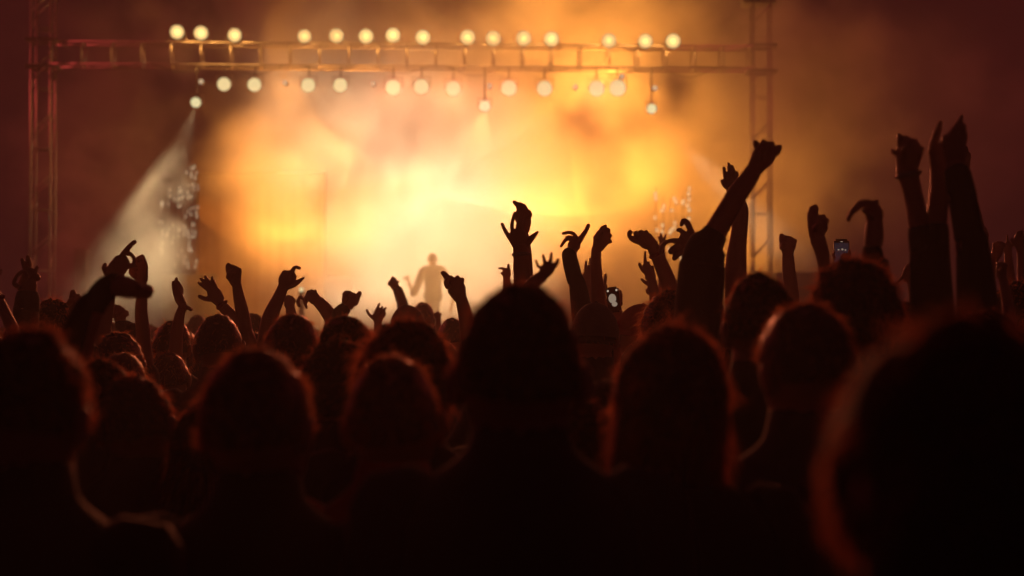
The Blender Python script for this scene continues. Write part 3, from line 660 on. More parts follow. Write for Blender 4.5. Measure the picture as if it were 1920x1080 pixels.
A_('thumb_mid', OB, 9, [([(1010, 610), (1018, 570), (1022, 545)], [48, 58, 46], .7), ([(990, 530), (998, 515)], [22, 16]), ([(1015, 530), (1022, 516)], [19, 14]), ([(1045, 545), (1054, 530)], [18, 13]), ([(1062, 590), (1082, 555), (1096, 520)], [22, 16, 11]), ([(985, 570, -.03), (1005, 550, -.04)], [17, 14])],
   [(990, 625, 42), (950, 670, 46), (915, 740, 52)], sleeve=[(975, 645, 54), (935, 690, 62), (900, 760, 66)], side=-1)
A_('cuff_far', OB, 13, [([(1365, 475), (1350, 440)], [34, 36], .7), ([(1325, 440), (1318, 452)], [12, 10]), ([(1340, 418), (1345, 400)], [12, 8]), ([(1360, 425), (1364, 412)], [12, 9]), ([(1380, 440), (1388, 430)], [11, 8])],
   [(1380, 485, 26), (1400, 540, 30)], sleeve=[(1385, 500, 38), (1405, 560, 40), (1425, 640, 46)], side=-1)
A_('fingers_far', OB, 10, [([(1235, 720), (1235, 690)], [40, 34], .5), ([(1208, 680), (1228, 635), (1246, 598)], [10, 9, 6]), ([(1232, 680), (1250, 650), (1268, 622)], [10, 9, 6]), ([(1256, 688), (1278, 655), (1294, 628)], [10, 9, 6]), ([(1262, 705), (1280, 690), (1290, 670)], [10, 8, 6]), ([(1200, 705), (1170, 680), (1152, 648)], [13, 10, 7])],
   [(1235, 735, 30), (1240, 790, 36)], side=1)
A_('knuckle_mid', OB, 8, [([(1845, 540), (1825, 490), (1810, 450)], [56, 72, 56], .7), ([(1775, 440), (1752, 400), (1730, 372), (1722, 368)], [22, 20, 18, 12]), ([(1790, 420), (1784, 404)], [20, 16]), ([(1825, 420), (1830, 404)], [20, 16]), ([(1858, 435), (1866, 420)], [20, 16]), ([(1760, 470, -.03), (1748, 440, -.04), (1760, 415, -.04)], [18, 16, 13])],
   [(1860, 565, 46), (1880, 640, 52), (1900, 720, 60)], side=1)
A_('clap_low', OC, 7.3, [([(700, 400), (688, 350), (690, 310)], [60, 74, 62], .45), ([(625, 345), (592, 295), (566, 242)], [16, 13, 8]), ([(645, 300), (640, 240), (655, 170)], [14, 13, 9]), ([(755, 385), (792, 340), (830, 303)], [26, 19, 10]), ([(680, 290, .01), (690, 230, .01), (705, 170, .01)], [15, 14, 10]), ([(715, 290, .012), (730, 230, .012), (742, 180, .012)], [15, 14, 10])],
   [(705, 425, 58), (710, 500, 61), (712, 580, 64), (718, 680, 68)], side=1)
A_('clap_high', OC, 7.45, [([(728, 290), (730, 220), (720, 150)], [46, 58, 46], .4), ([(700, 150), (685, 105), (660, 78)], [20, 16, 8]), ([(725, 140), (718, 105), (700, 88)], [18, 14, 9]), ([(745, 150), (745, 125), (730, 100)], [16, 13, 9]), ([(765, 190), (778, 170), (770, 145)], [15, 13, 10]), ([(690, 220), (668, 190), (662, 160)], [17, 13, 9])],
   [(735, 330, 34), (745, 430, 40), (750, 560, 46), (750, 680, 52)], side=-1)
A_('spread_near', OC, 5.2, [([(890, 600), (915, 570), (925, 550)], [52, 52, 44], .5), ([(868, 570), (835, 555), (820, 515)], [13, 11, 8]), ([(890, 545), (880, 505), (873, 475)], [14, 12, 10]), ([(925, 535), (933, 495), (936, 460)], [14, 12, 10]), ([(955, 560), (976, 535), (986, 508)], [16, 14, 11])],
   [(870, 630, 46), (820, 670, 52), (750, 740, 58)], side=1)
A_('small_far', OC, 9, [([(600, 620), (600, 590)], [36, 30], .6), ([(590, 585), (570, 572), (545, 574)], [10, 9, 6]), ([(618, 590), (615, 565), (612, 546)], [11, 9, 7]), ([(580, 610), (565, 610)], [11, 9])],
   [(600, 640, 28), (605, 720, 34)], side=-1)
A_('crooked_mid', OC, 7.6, [([(1095, 430), (1105, 400), (1115, 370)], [44, 52, 42], .5), ([(1140, 375), (1165, 335), (1195, 290), (1212, 252)], [20, 17, 14, 9]), ([(1125, 345), (1100, 312), (1065, 303), (1024, 312)], [14, 12, 11, 8]), ([(1090, 362), (1065, 345), (1040, 360), (1010, 404)], [14, 12, 12, 8]), ([(1100, 352, .015), (1080, 335, .015), (1050, 335, .015)], [12, 11, 9])],
   [(1085, 450, 42), (1080, 520, 48), (1105, 620, 56), (1140, 760, 64)], sleeve=[(1068, 470, 56), (1082, 540, 60), (1108, 640, 62), (1145, 770, 72)], side=1)
A_('fist_mid_right', OC, 7.6, [([(1290, 410), (1310, 355), (1318, 320)], [48, 66, 52], .7), ([(1310, 300), (1325, 275), (1340, 256)], [24, 22, 12]), ([(1345, 305), (1360, 290)], [22, 18]), ([(1362, 335), (1375, 328)], [19, 16]), ([(1365, 370), (1377, 372)], [18, 14]), ([(1285, 330, -.03), (1305, 305, -.04)], [18, 14])],
   [(1272, 430, 38), (1270, 540, 42), (1278, 680, 48), (1288, 820, 52)], side=-1)
A_('two_fingers_far', OC, 10, [([(1205, 650), (1208, 600)], [38, 34], .6), ([(1192, 590), (1194, 550), (1196, 524)], [11, 10, 7]), ([(1222, 585), (1226, 540), (1226, 500)], [11, 10, 7]), ([(1240, 600), (1250, 588)], [11, 9]), ([(1180, 620), (1168, 628)], [12, 9])],
   [(1205, 670, 32), (1210, 760, 38)], side=1)
A_('lone_finger_far', OC, 10, [([(1325, 740), (1328, 710)], [26, 22], .6), ([(1332, 700), (1338, 660), (1342, 620)], [13, 12, 8]), ([(1318, 700), (1316, 690)], [10, 8]), ([(1345, 720), (1350, 710)], [10, 8])],
   [(1322, 755, 24), (1320, 830, 30)], side=1)
A_('knuckles_right', OC, 7.5, [([(1700, 400), (1650, 370), (1610, 350)], [46, 62, 50], .7), ([(1585, 340), (1572, 312)], [22, 18]), ([(1618, 325), (1608, 304)], [22, 18]), ([(1652, 328), (1645, 304)], [21, 17]), ([(1682, 350), (1672, 330)], [20, 17]), ([(1590, 370), (1545, 355), (1520, 325), (1526, 300)], [22, 18, 15, 12])],
   [(1705, 425, 50), (1745, 510, 54), (1790, 620, 60), (1830, 720, 66)], side=-1)
A_('hands_behind_a', OC, 9, [([(1680, 640), (1668, 590)], [44, 40], .5), ([(1640, 590), (1638, 520), (1638, 452)], [12, 11, 7]), ([(1650, 610), (1615, 580), (1596, 540)], [15, 12, 8]), ([(1668, 575), (1664, 530)], [13, 9]), ([(1695, 585), (1695, 555)], [13, 9])],
   [(1690, 670, 36), (1710, 760, 42)], side=-1)
A_('hands_behind_b', OC, 9, [([(1710, 740), (1690, 700)], [42, 38], .5), ([(1675, 700), (1640, 680), (1614, 655)], [13, 11, 8]), ([(1680, 760), (1660, 755), (1652, 735)], [14, 12, 8]), ([(1685, 690), (1660, 665)], [12, 9])],
   [(1720, 770, 36), (1740, 850, 42)], side=1)
A_('three_fingers_far', OC, 11, [([(1768, 400), (1768, 375)], [26, 22], .5), ([(1752, 372), (1744, 350), (1737, 332)], [8, 7, 5]), ([(1765, 365), (1760, 335), (1757, 308)], [8, 7, 5]), ([(1782, 372), (1788, 345), (1794, 318)], [8, 7, 5]), ([(1790, 392), (1800, 380)], [8, 6])],
   [(1768, 415, 20), (1770, 500, 26)], side=1)
A_('big_fist', OD, 5.2, [([(1185, 300), (1240, 220), (1275, 170)], [66, 88, 82], .7), ([(1205, 160), (1188, 112)], [26, 24]), ([(1255, 150), (1248, 104)], [26, 24]), ([(1305, 165), (1310, 120)], [26, 24]), ([(1350, 185), (1362, 148)], [25, 22]), ([(1225, 240, -.03), (1220, 180, -.05), (1262, 165, -.055)], [26, 24, 20])],
   [(1165, 330, 66), (1100, 430, 74), (1030, 530, 80), (955, 660, 84), (880, 790, 90), (830, 870, 92)], sleeve=[(858, 830, 110), (820, 890, 150), (790, 1010, 165), (780, 1130, 180)], side=-1)
A_('open_behind_big', OD, 7, [([(1010, 470), (1000, 420), (992, 385)], [44, 46, 38], .45), ([(966, 390), (955, 340), (949, 298)], [13, 12, 8]), ([(992, 375), (990, 320), (984, 268)], [14, 12, 9]), ([(1018, 380), (1022, 330), (1012, 286)], [13, 12, 8]), ([(1040, 400), (1050, 360), (1048, 330)], [12, 11, 8]), ([(965, 440), (945, 420), (935, 395)], [15, 12, 8])],
   [(1035, 500, 44), (1072, 600, 60), (1072, 700, 62), (1060, 820, 64), (1045, 940, 74), (1040, 1060, 82)], side=1)
A_('fist_right_small', OD, 8.5, [([(1430, 930), (1428, 885), (1430, 855)], [48, 66, 58], .7), ([(1385, 845), (1383, 808)], [20, 16]), ([(1412, 838), (1410, 822)], [20, 16]), ([(1445, 840), (1446, 828)], [20, 16]), ([(1475, 855), (1480, 848)], [20, 17]), ([(1378, 900, -.03), (1392, 870, -.045)], [18, 14])],
   [(1430, 960, 46), (1436, 1050, 50), (1446, 1140, 52), (1455, 1240, 58)], side=-1)
A_('gun_hand', OD, 7, [([(720, 880), (680, 840), (650, 815)], [70, 72, 48], .6), ([(735, 850), (705, 780), (675, 715), (645, 695), (632, 725)], [36, 26, 20, 17, 13]), ([(650, 800), (628, 770), (608, 765)], [20, 16, 13]), ([(610, 850), (560, 845), (510, 860), (482, 895), (476, 930)], [20, 15, 13, 11, 8]),
    ([(620, 900), (575, 900), (552, 925)], [28, 24, 20]), ([(640, 930), (600, 945), (580, 975)], [26, 22, 18])], [(740, 910, 56), (790, 980, 60), (830, 1080, 66)], side=1)
A_('thumb_block_right', OD, 5.5, [([(1645, 800), (1655, 740), (1665, 700)], [62, 82, 60], .7), ([(1610, 700), (1608, 640), (1606, 608)], [36, 36, 24]), ([(1630, 640), (1636, 600), (1634, 586)], [28, 22, 14]), ([(1680, 690), (1692, 668)], [26, 20]), ([(1710, 710), (1722, 694)], [22, 16]), ([(1620, 760, -.03), (1640, 720, -.05)], [22, 18])],
   [(1655, 840, 60), (1685, 930, 54), (1700, 1020, 48), (1715, 1110, 52)], side=1)
A_('curled_right', OR, 4.6, [([(640, 980), (635, 910), (610, 860)], [72, 84, 62], .6), ([(600, 840), (540, 835), (480, 870), (430, 930), (418, 968)], [46, 38, 32, 26, 18]), ([(600, 830, .02), (555, 815, .02), (510, 835, .02), (480, 880, .02)], [30, 26, 22, 16]), ([(650, 840), (655, 815)], [26, 20]), ([(600, 950, -.02), (560, 920, -.03), (520, 900, -.03)], [26, 20, 14])],
   [(640, 1000, 74), (636, 1120, 84), (618, 1240, 72), (622, 1320, 84)], sleeve=[(620, 1250, 90), (630, 1340, 104), (650, 1440, 130)], side=-1)
A_('tall_fist_right', OR, 4.6, [([(925, 480), (935, 400), (945, 350)], [104, 122, 96], .7), ([(858, 320), (852, 256)], [34, 30]), ([(915, 320), (912, 272)], [34, 30]), ([(975, 345), (985, 300)], [34, 30]), ([(1025, 390), (1040, 365)], [34, 28]), ([(870, 430, -.03), (860, 370, -.05), (905, 345, -.06)], [32, 28, 22]), ([(800, 400), (790, 370)], [14, 12])],
   [(920, 540, 98), (950, 680, 84), (985, 820, 84), (1010, 960, 90), (1040, 1120, 98)], sleeve=[(1030, 1080, 108), (1055, 1220, 120), (1070, 1340, 132)], side=1)
A_('wave_right_a', OR, 4.6, [([(1190, 500), (1180, 420), (1165, 350)], [86, 80, 62], .5), ([(1140, 330), (1165, 240), (1200, 140)], [36, 32, 20]), ([(1165, 330, .02), (1190, 260, .02), (1218, 170, .02)], [30, 26, 16]), ([(1210, 380), (1230, 300)], [30, 24]), ([(1130, 430), (1118, 380)], [28, 22])],
   [(1195, 540, 82), (1195, 680, 84), (1185, 820, 88), (1172, 980, 92), (1165, 1100, 98)], sleeve=[(1170, 1060, 108), (1165, 1200, 118), (1160, 1340, 130)], side=-1)
A_('wave_right_b', OR, 4.5, [([(1330, 470), (1330, 380), (1325, 290)], [88, 108, 84], .45), ([(1280, 280), (1335, 200), (1372, 120), (1388, 78)], [44, 40, 26, 12]), ([(1330, 260, .02), (1370, 180, .02), (1395, 110, .02)], [44, 34, 18]), ([(1370, 260, .01), (1400, 200), (1405, 160)], [34, 28, 18]), ([(1250, 330), (1235, 285), (1240, 255)], [32, 26, 18]), ([(1395, 330), (1415, 270), (1418, 230)], [30, 24, 16])],
   [(1335, 520, 86), (1360, 640, 112), (1385, 780, 118), (1410, 930, 112), (1440, 1080, 118)], sleeve=[(1350, 590, 118), (1385, 740, 124), (1415, 920, 124), (1450, 1100, 132), (1490, 1300, 150)], side=1)
A_('behind_right', OR, 7.2, [([(1400, 560), (1410, 490), (1405, 430)], [48, 54, 44], .5), ([(1372, 440), (1362, 390), (1366, 350)], [16, 13, 9]), ([(1398, 420), (1400, 370), (1404, 330)], [16, 13, 9]), ([(1425, 430), (1430, 390), (1428, 350)], [15, 12, 9]), ([(1445, 460), (1455, 430), (1452, 400)], [14, 11, 8])],
   [(1405, 590, 44), (1440, 740, 56), (1490, 900, 58), (1520, 1040, 62)], side=1)
A_('finger_far_right', OS, 7, [([(1570, 280), (1565, 220)], [46, 42], .6), ([(1580, 200), (1588, 160), (1586, 130)], [17, 15, 11]), ([(1602, 210), (1608, 175)], [14, 10]), ([(1545, 225), (1540, 210)], [14, 11])],
   [(1570, 300, 40), (1585, 400, 46), (1595, 480, 50)], side=1)
A_('fist_far_right', OS, 7.4, [([(1680, 360), (1700, 300)], [46, 50], .7), ([(1668, 280), (1664, 262)], [15, 12]), ([(1695, 262), (1692, 250)], [15, 12]), ([(1722, 262), (1722, 250)], [15, 12]), ([(1746, 275), (1748, 262)], [14, 11])],
   [(1665, 390, 42), (1640, 470, 48), (1620, 560, 54)], side=-1)
A_('finger2_far_right', OS, 7.6, [([(1780, 320), (1778, 275)], [40, 34], .6), ([(1780, 260), (1778, 220), (1776, 192)], [12, 10, 7]), ([(1800, 265), (1806, 250)], [12, 9]), ([(1758, 275), (1752, 262)], [12, 9]), ([(1820, 280), (1826, 270)], [11, 8])],
   [(1785, 345, 34), (1790, 440, 40), (1795, 520, 46)], side=1)
A_('open_far_right', OS, 6.6, [([(1900, 300), (1890, 240)], [56, 50], .5), ([(1850, 230), (1858, 195), (1868, 160)], [14, 12, 8]), ([(1880, 215), (1890, 180), (1900, 150)], [14, 12, 8]), ([(1910, 220), (1925, 185), (1935, 160)], [14, 12, 8]), ([(1845, 270), (1825, 250), (1815, 222)], [16, 13, 9])],
   [(1905, 330, 46), (1915, 440, 54), (1920, 520, 60)], side=-1)
A_('lit_hand_right', OS, 6.2, [([(935, 560), (925, 500), (930, 465)], [40, 46, 38], .5), ([(905, 500), (870, 555), (828, 600)], [15, 13, 10]), ([(915, 480), (905, 530), (898, 580)], [14, 12, 9]), ([(930, 450), (960, 430)], [16, 12]), ([(950, 480), (965, 455)], [15, 11])],
   [(950, 580, 36), (970, 680, 42), (980, 780, 50)], side=-1)
A_('lit_fist_right', OS, 5.8, [([(1730, 540), (1725, 480), (1725, 450)], [44, 48, 38], .65), ([(1700, 450), (1698, 430)], [14, 12]), ([(1720, 440), (1722, 426)], [13, 11]), ([(1745, 444), (1750, 430)], [13, 11]), ([(1765, 456), (1772, 446)], [12, 10]), ([(1700, 490, -.02), (1712, 465, -.03)], [14, 12])],
   [(1740, 570, 38), (1760, 660, 44), (1780, 760, 50)], side=-1)
A_('hand_strip_right', OS, 6, [([(1395, 600), (1400, 560)], [26, 22], .6), ([(1400, 545), (1402, 515), (1406, 490)], [11, 9, 7]), ([(1412, 555), (1422, 530)], [10, 8])],
   [(1400, 620, 22), (1404, 700, 28), (1408, 780, 34)], side=-1)
A_('phone_hold_a', (1500, 400, 4.571), 7.7, [([(400, 400), (380, 370)], [44, 40], .6), ([(300, 380, .01), (290, 350, .012), (296, 330)], [10, 9, 7]), ([(415, 380), (425, 350), (424, 320)], [14, 12, 9])], [(400, 420, 38), (420, 520, 46), (430, 600, 54)], side=-1)
A_('phone_hold_b', OC, 8.2, [([(1410, 900), (1405, 850), (1440, 830)], [56, 52, 40], .6), ([(1440, 830), (1452, 790), (1448, 750)], [20, 16, 12]), ([(1360, 880), (1345, 850), (1350, 810)], [14, 12, 9])], [(1425, 920, 52), (1440, 1000, 62), (1450, 1080, 70)], side=1)
A_('ok_far', OB, 11, [([(1685, 700), (1680, 685)], [24, 22], .6), ([(1662, 680), (1655, 672)], [9, 7]), ([(1680, 668), (1685, 660)], [9, 7]), ([(1700, 680), (1706, 674)], [9, 7])], [(1688, 715, 20), (1690, 780, 26)], side=1)

def place(cx, top, w):
    d = .192*F/w; p = P(cx, top, d); return p.x, d, p.z-.010
count = [0]
def head_person(label, cx, top, w, hair='short', hc=0, cloth=0, skin=0, yaw=0, strands=1500, arms=(), d=None, hs=1.0, **k):
    x, dd, H = place(cx, top, w)
    if hair == 'curly': H -= .01*hs
    count[0] += 1
    side_used = [ARMS[a][6] for a in arms]
    yo = 0
    return make_person(label, (x, dd, 0), H, yaw, hair, hc, skin, cloth, strands, [ARMS[a] for a in arms], None, count[0]*3+1, hs, down=(-1 not in side_used, 1 not in side_used), headpos=Vector((x, dd, H-.128*hs)), **k)
HP = head_person
HP('man at the left edge, large blurred dark head with short hair and bright rim', 56, 604, 244, 'short', 0, 0, yaw=-.3, strands=5200)
HP('large blurred dark round head, orange rim on its right, in front of the stage wing', 486, 640, 226, 'short', 1, 0, yaw=-.15, strands=5200)
HP('tallest blurred dark head in the middle, right under the clapping hands', 975, 519, 232, 'short', 0, 1, strands=1400, hs=1.13)
HP('blurred head low in front of the dark head, thick red rim of hair around it', 738, 656, 196, 'short', 1, 3, strands=4200, skin=1)
HP('wide dark blurred head just above the red rimmed one', 757, 600, 160, 'curly', 0, 0, strands=3000)
HP('dark blurred head left of the wide one, under the raised thumb', 652, 585, 122, 'short', 0, 0, strands=2600)
HP('dark round head with bright orange rim on top, hooked hand raised', 546, 581, 118, 'short', 1, 1, strands=2600, arms=['hook_mid'])
HP('large blurred head right of the tallest one, long hair, with glowing left edge', 1254, 600, 210, 'long', 0, 0, strands=4200, yaw=.15)
HP('tall blurred dark head directly right of the big raised fist', 1425, 506, 150, 'short', 0, 0, strands=3000, yaw=.2)
HP('blurred dark head with red left rim, in front of the tall dark head', 1507, 560, 190, 'short', 1, 1, strands=4000, yaw=.25)
HP('tall curly head below the raised phone at right', 1602, 484, 150, 'curly', 0, 0, strands=3200, yaw=.2)
HP('nearest person at the right edge, huge black blurred long haired head sloping to the shoulder', 1800, 580, 490, 'mane', 0, 0, strands=6000, yaw=.35)
HP('person with fine orange rim of hair at left, above two lower heads', 226, 617, 98, 'short', 1, 0, strands=2200)
HP('low head tucked under the finely rimmed head at left', 230, 655, 104, 'short', 2, 0, strands=1800)
HP('dark head between the left edge man and the big round head, rim on its right', 258, 694, 150, 'short', 0, 0, strands=3000)
HP('small head with golden crown of hair at left, lowest of a small cluster', 320, 656, 78, 'short', 2, 0, strands=1800)
HP('small tousled head just above the golden crowned one', 328, 628, 66, 'curly', 1, 0, strands=1400, hs=.92)
HP('small dark head left of the tousled one', 288, 641, 60, 'short', 0, 0, strands=900)
HP('smooth reddish head under the open hand at left', 412, 584, 96, 'short', 1, 2, strands=900, skin=1, arms=['fist_mid_left'])
HP('head with fine hair rim behind the flat raised hand', 324, 596, 74, 'short', 1, 0, strands=1200)
HP('tiny far head between the flat hand and the open hand', 372, 588, 44, 'short', 0, 0, strands=300)
HP('far head right of the smooth reddish one', 471, 584, 56, 'short', 0, 0, strands=400)
HP('curly dark head at left beside the sleeved raised arm', 101, 560, 76, 'curly', 0, 0, strands=1800)
HP('far person in a soft cap below the singer, cuffed fist raised', 766, 571, 70, 'cap', 1, 2, strands=300, headgear='cap_back', arms=['cuff_far'])
HP('far glowing orange head just behind the soft cap', 792, 564, 50, 'short', 2, 3, strands=700)
HP('brown cap behind the tallest head, right of it', 1115, 567, 92, 'cap', 0, 0, strands=400, headgear='cap', gear_mat=M['cloth'][2])
HP('tousled glowing head between the red cap and the big sleeve', 1256, 545, 104, 'curly', 1, 3, strands=2600, hs=.95)
HP('person in a red cap turned left beside the small bright phone', 1197, 569, 78, 'cap', 1, 3, strands=300, headgear='cap', yaw=1.2)
HP('small far head left of the tallest dark head', 850, 592, 62, 'short', 2, 3, strands=800)
HP('dark head at right behind the raised sleeves', 1702, 560, 130, 'short', 0, 0, strands=1200)
HP('black head under the two waving sleeves at right', 1835, 572, 170, 'short', 0, 0, strands=2200, yaw=.3)
HP('dark head at the right edge below the far raised hands', 1905, 530, 100, 'curly', 0, 0, strands=1400, yaw=.3)
HP('dark low head between the two left foreground heads', 395, 742, 150, 'long', 0, 0, strands=2000)
HP('low dark head in front of the long haired one, mostly in shadow', 1090, 742, 170, 'short', 0, 0, strands=2400, yaw=.2)

# people whose raised arms show but whose heads stay hidden behind the nearer ones
def arm_person(label, keys, H=1.70, hair='short', hc=0, cloth=0, skin=0, side=None, strands=300, seed=0, dx=0, **k):
    S = [ARMS[a][2] for a in keys]; sd = [ARMS[a][6] for a in keys]
    if len(keys) == 2:
        x = (S[0].x+S[1].x)/2; d = (S[0].y+S[1].y)/2
    else:
        x = S[0].x-sd[0]*.17; d = S[0].y
    x += dx; H = min(H, CZ+(610-(604))/F*d)
    count[0] += 1
    BY[keys[0]] = p_ = make_person(label, (x, d-.03, 0), H, 0, hair, hc, skin, cloth, strands, [ARMS[a] for a in keys], None, count[0]*3+1, down=(-1 not in sd, 1 not in sd), **k)
    return p_
BY = {}
AP = arm_person
AP('person cut by the left edge with one bare arm up', ['edge_left'])
AP('person at left in a long sleeve with thumb and finger ring raised', ['horns_left'], skin=1)
AP('person at left pointing up with one hand, other hand looped', ['point_left', 'loop_left'], 1.66)
AP('person with a dark sleeved forearm bent across the raised hands at left', ['bent_near'], 1.66, strands=2000)
AP('person with a small fist raised at left, beside the curly head', ['fist_left_a'])
AP('person with a cuffed fist raised low below the bent dark sleeve', ['fist_left_b'], 1.66)
AP('person raising a flat hand seen from its edge', ['flat_left'], 1.66)
AP('person stretching an open hand with spread fingers leftwards', ['open_left'], 1.64)
AP('far person with two clenched hands, partly hidden behind the hooked hand', ['pair_far_a', 'pair_far_b'], 1.62)
AP('person with thumb up above the dark round heads in the middle', ['thumb_mid'], 1.66)
AP('far person showing only four slim spread fingers above the heads', ['fingers_far'], 1.6)
AP('person raising a knuckled hand with bent forefinger beside the singer', ['knuckle_mid'], 1.68, skin=1)
AP('person clapping both hands high above the tallest dark head', ['clap_high', 'clap_low'], 1.70)
AP('person with a blurred spread hand close above the tallest head', ['spread_near'], 1.66)
AP('far person with one small crooked hand left of the clapping hands', ['small_far'], 1.6)
AP('person in a ragged sleeve with crooked fingers and raised thumb', ['crooked_mid'], 1.68)
AP('person with a slim bare arm and tilted closed hand', ['fist_mid_right'], 1.68)
AP('far person holding two fingers up behind the slim bare arm', ['two_fingers_far'], 1.6)
AP('far person with a lone finger up above the bright phone', ['lone_finger_far'], 1.6)
AP('person with a row of knuckles and hooked thumb left of the big fist', ['knuckles_right'], 1.68)
AP('person behind the knuckled hand holding two slender hands up', ['hands_behind_b', 'hands_behind_a'], 1.62)
AP('far person with a tiny three fingered wave above the hooked thumb', ['three_fingers_far'], 1.6)
AP('person in a dark short sleeve punching a big fist up at right', ['big_fist'], 1.72, strands=2000)
AP('person behind the big fist with three fingers up and a long bare arm', ['open_behind_big'], 1.7)
AP('person with a small round fist raised alone right of the big arm', ['fist_right_small'], 1.66)
AP('person making a bent pistol finger beside the big sleeve', ['gun_hand'], 1.68)
AP('person with a dark blurred thumb topped fist right of the big arm', ['thumb_block_right'], 1.68)
AP('person with a black blurred hand curled over at right', ['curled_right'], 1.7, strands=1500)
AP('person with a very tall black fist and sleeved arm at right', ['tall_fist_right'], 1.72, strands=1500)
AP('person waving both black sleeved arms highest at right', ['wave_right_a', 'wave_right_b'], 1.74, strands=1500)
AP('person whose brown hand shows behind the highest waving arms', ['behind_right'], 1.7)
AP('far right person holding one short finger up', ['finger_far_right'], 1.66)
AP('far right person with a dim reddish fist', ['fist_far_right'], 1.66)
AP('far right person with one thin finger above the dim reddish fist', ['finger2_far_right'], 1.66)
AP('person at the right edge with an open spread hand', ['open_far_right'], 1.68)
AP('person with an orange lit hand bent down between the dark arms at right', ['lit_hand_right'], 1.62)
AP('person with an orange lit fist near the right edge', ['lit_fist_right'], 1.62)
AP('person showing a thin lit strip of arm between black sleeves at right', ['hand_strip_right'], 1.6)
AP('person holding a phone upright behind the tall curly head', ['phone_hold_a'], 1.66)
AP('person holding a small bright phone above the crowd right of centre', ['phone_hold_b'], 1.62)
AP('far person with a tiny closed hand left of the small far head', ['ok_far'], 1.6)

for key, own, t in (('clap_low', 'clap_high', .55), ('edge_left', 'edge_left', .9), ('knuckles_right', 'knuckles_right', .5), ('open_left', 'open_left', .4), ('tall_fist_right', 'tall_fist_right', .3)):
    wristband(BY[own], key, t, M['metal'] if key in ('clap_low', 'tall_fist_right') else M['cloth'][3])
# the rest of the crowd, copied from a few built people
protos = []
def copy_tree(o, loc, scale, rz):
    c = o.copy(); COL.objects.link(c); c.location = loc; c.scale = (scale,)*3; c.rotation_euler = (0, 0, rz)
    for ch in o.children:
        e = ch.copy(); COL.objects.link(e); e.parent = c
    return c
rnd = random.Random(5)
taken = [(o.location.x, o.location.y) for o in bpy.data.objects if o.get('category') == 'person']
GRP = 'dark heads filling the crowd between the named people'
LBL = 'dark head of a concertgoer packed in the crowd, no raised hand'
n_fill = 0
rows = [3.9, 4.6, 5.3, 6.0, 6.7, 7.4, 8.2, 9.0, 9.9, 10.9, 12.0, 13.2]
for ri, d in enumerate(rows):
    half = .30*d+.5; x = -half+rnd.random()*.4
    while x < half:
        dd = d+rnd.uniform(-.2, .2); H = rnd.uniform(1.60, 1.70) if d < 7 else rnd.uniform(1.66, 1.765)
        if all((x-a)**2+((dd-b)*.8)**2 > .36**2 for a, b in taken):
            taken.append((x, dd))
            if len(protos) < 8:
                k = len(protos)
                p = make_person(LBL, (x, dd, 0), 1.70, 0, ['short', 'long', 'short', 'curly', 'short', 'short', 'bun', 'long'][k], k % 3, k % 3, [0, 0, 2, 1, 0, 4, 0, 3][k], 700, (), GRP, 100+k*5)
                p.scale = (H/1.70,)*3; protos.append(p)
            else:
                copy_tree(rnd.choice(protos), (x, dd, 0), H/1.70, rnd.uniform(-.3, .3))
            n_fill += 1
        x += rnd.uniform(.46, .62)*(1 if d < 9 else 1.05)
# farther still the crowd reads as one mass
mb = MB()
for d in np.arange(14.2, 33.5, 1.05):
    x = -.32*d-1+rnd.random()*.5
    while x < .32*d+1:
        y = d+rnd.uniform(-.3, .3); H = rnd.uniform(1.58, 1.78)
        mb.ell((x, y, H-.12), (.085, .10, .125), 8)
        mb.tube([(x, y, H-.95), (x, y, H-.45), (x, y, H-.33), (x, y, H-.26), (x, y, H-.18)], [.16, .2, .19, .09, .06], [.65, .6, .6, .8, 1], n=8, sub=1, cap=False, smooth=False)
        x += rnd.uniform(.5, .75)
tag(link('crowd', mb.mesh('crowd', M['hair'][1])), 'distant crowd between the near heads and the stage, merging into one dark mass', None, None, 'stuff')

# ------------------------------------------------------------------ performers
def performer(label, px, top, d, hair, gear, arm_a, arm_b, cloth):
    t = P(px, top, d); H = t.z-DECK-.01
    count[0] += 1; loc = Vector((t.x, d, DECK)); k = H/1.75
    arms = []
    for side, pts in ((-1, arm_a), (1, arm_b)):
        q = [P(x, y, d)+Vector((0, dy, 0)) for x, y, dy in pts]; m2 = MB()
        m2.tube([q[0], q[1]], [.03, .038], n=10)
        for a in (-.02, -.007, .007, .02): m2.tube([q[0], q[0]+(q[0]-q[1]).normalized()*.06+Vector((0, a, .012)), q[0]+(q[0]-q[1]).normalized()*.08+Vector((0, a, -.02))], [.011, .01, .008], n=7)
        m2.tube([q[0], q[0]+Vector((0, -.04, .03)), q[0]+Vector((side*-.01, -.05, .05))], [.013, .011, .008], n=7)
        m2.ell(q[0], (.04, .03, .04), 10)
        S = loc+Vector((side*.19*k, 0, 1.42*k)); arms.append((m2.v, m2.f, S, q[1], .045, ([q[1]+(q[0]-q[1])*.2, q[1], q[1].lerp(S, .5)], [.05, .07, .085]), side))
    return make_person(label, loc, H, math.pi if gear is None else math.pi*.8, hair, 0, 1, cloth, 200, arms, None, count[0], down=(False, False), headgear=gear, bulk=1.3, hs=1.15)
performer('singer silhouette in a cap facing the crowd, arm out to the left', 812, 475, 38.6, 'cap', 'cap', [(764, 522, -.1), (776, 552, -.1)], [(846, 580, -.15), (852, 556, -.05)], 0)
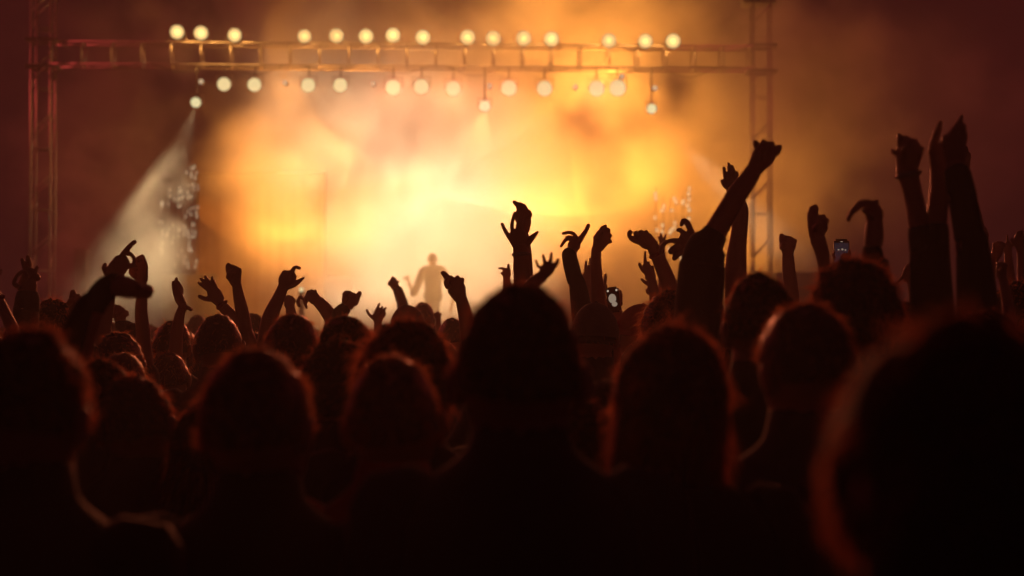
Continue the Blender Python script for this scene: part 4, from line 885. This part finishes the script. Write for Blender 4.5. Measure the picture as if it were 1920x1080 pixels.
# microphone in the singer's hand
c = P(764, 519, 38.5); r_ = thing('microphone', 'black microphone held out by the singer', 'microphone', c)
mb = MB(); mb.cyl(c-Vector((.06, 0, .03)), c+Vector((.05, 0, .02)), .014, 8); under(r_, 'handle', mb, M['black'], True)
mb = MB(); mb.ell(c+Vector((-.08, 0, -.035)), (.028, .028, .028), 10); under(r_, 'head', mb, M['steel'], True)

# ------------------------------------------------------------------ phones
def phone(cx, cy_, wpx, hpx, d, rot, label, scr, pattern):
    c = P(cx, cy_, d); k = d/F; w_, h_ = wpx*k/2, hpx*k/2
    root = thing('phone', label, 'phone', c); root.rotation_euler = (0, rot, 0)
    bm = bmesh.new(); bmesh.ops.create_cube(bm, size=1)
    for v in bm.verts: v.co = Vector((v.co.x*2*w_, v.co.y*.009, v.co.z*2*h_))
    bmesh.ops.bevel(bm, geom=[e for e in bm.edges if abs((e.verts[0].co-e.verts[1].co).y) > .005], offset=.009, segments=4, affect='EDGES')
    me = bpy.data.meshes.new('body'); bm.to_mesh(me); bm.free(); me.materials.append(M['black']); link('body', me, root)
    mb = MB(); mb.box((-w_*.9, -.0062, -h_*.78), (w_*.9, -.0047, h_*.74)); link('screen', mb.mesh('screen', scr, False), root)
    for k_, (x, z, rx, rz, m) in enumerate(pattern):
        mb = MB(); mb.ell((x*w_, -.0064, z*h_), (rx*w_, .0008, rz*h_), 10); link('light_spot', mb.mesh('light_spot', m), root)
    return root
phone(1577.5, 477, 29, 58, 7.75, .0, 'upright phone with dim screen raised above the tall curly head', M['screen_dark'], [(0, .82, .2, .012, M['glint']), (-.4, .3, .12, .05, M['screen']), (.1, .32, .14, .07, M['screen']), (.5, .28, .1, .05, M['screen'])])
phone(1150, 562, 24, 48, 8.15, -.12, 'small phone with bright picture held over the crowd right of centre', M['black'], [(-.15, .1, .62, .38, M['screen']), (.1, -.35, .45, .2, M['screen']), (-.7, .72, .16, .08, M['glint']), (.65, .72, .16, .08, M['glint'])])
print('people', len([o for o in bpy.data.objects if o.get('category') == 'person']), 'fill', n_fill, 'tris', sum(len(m.polygons) for m in bpy.data.meshes))
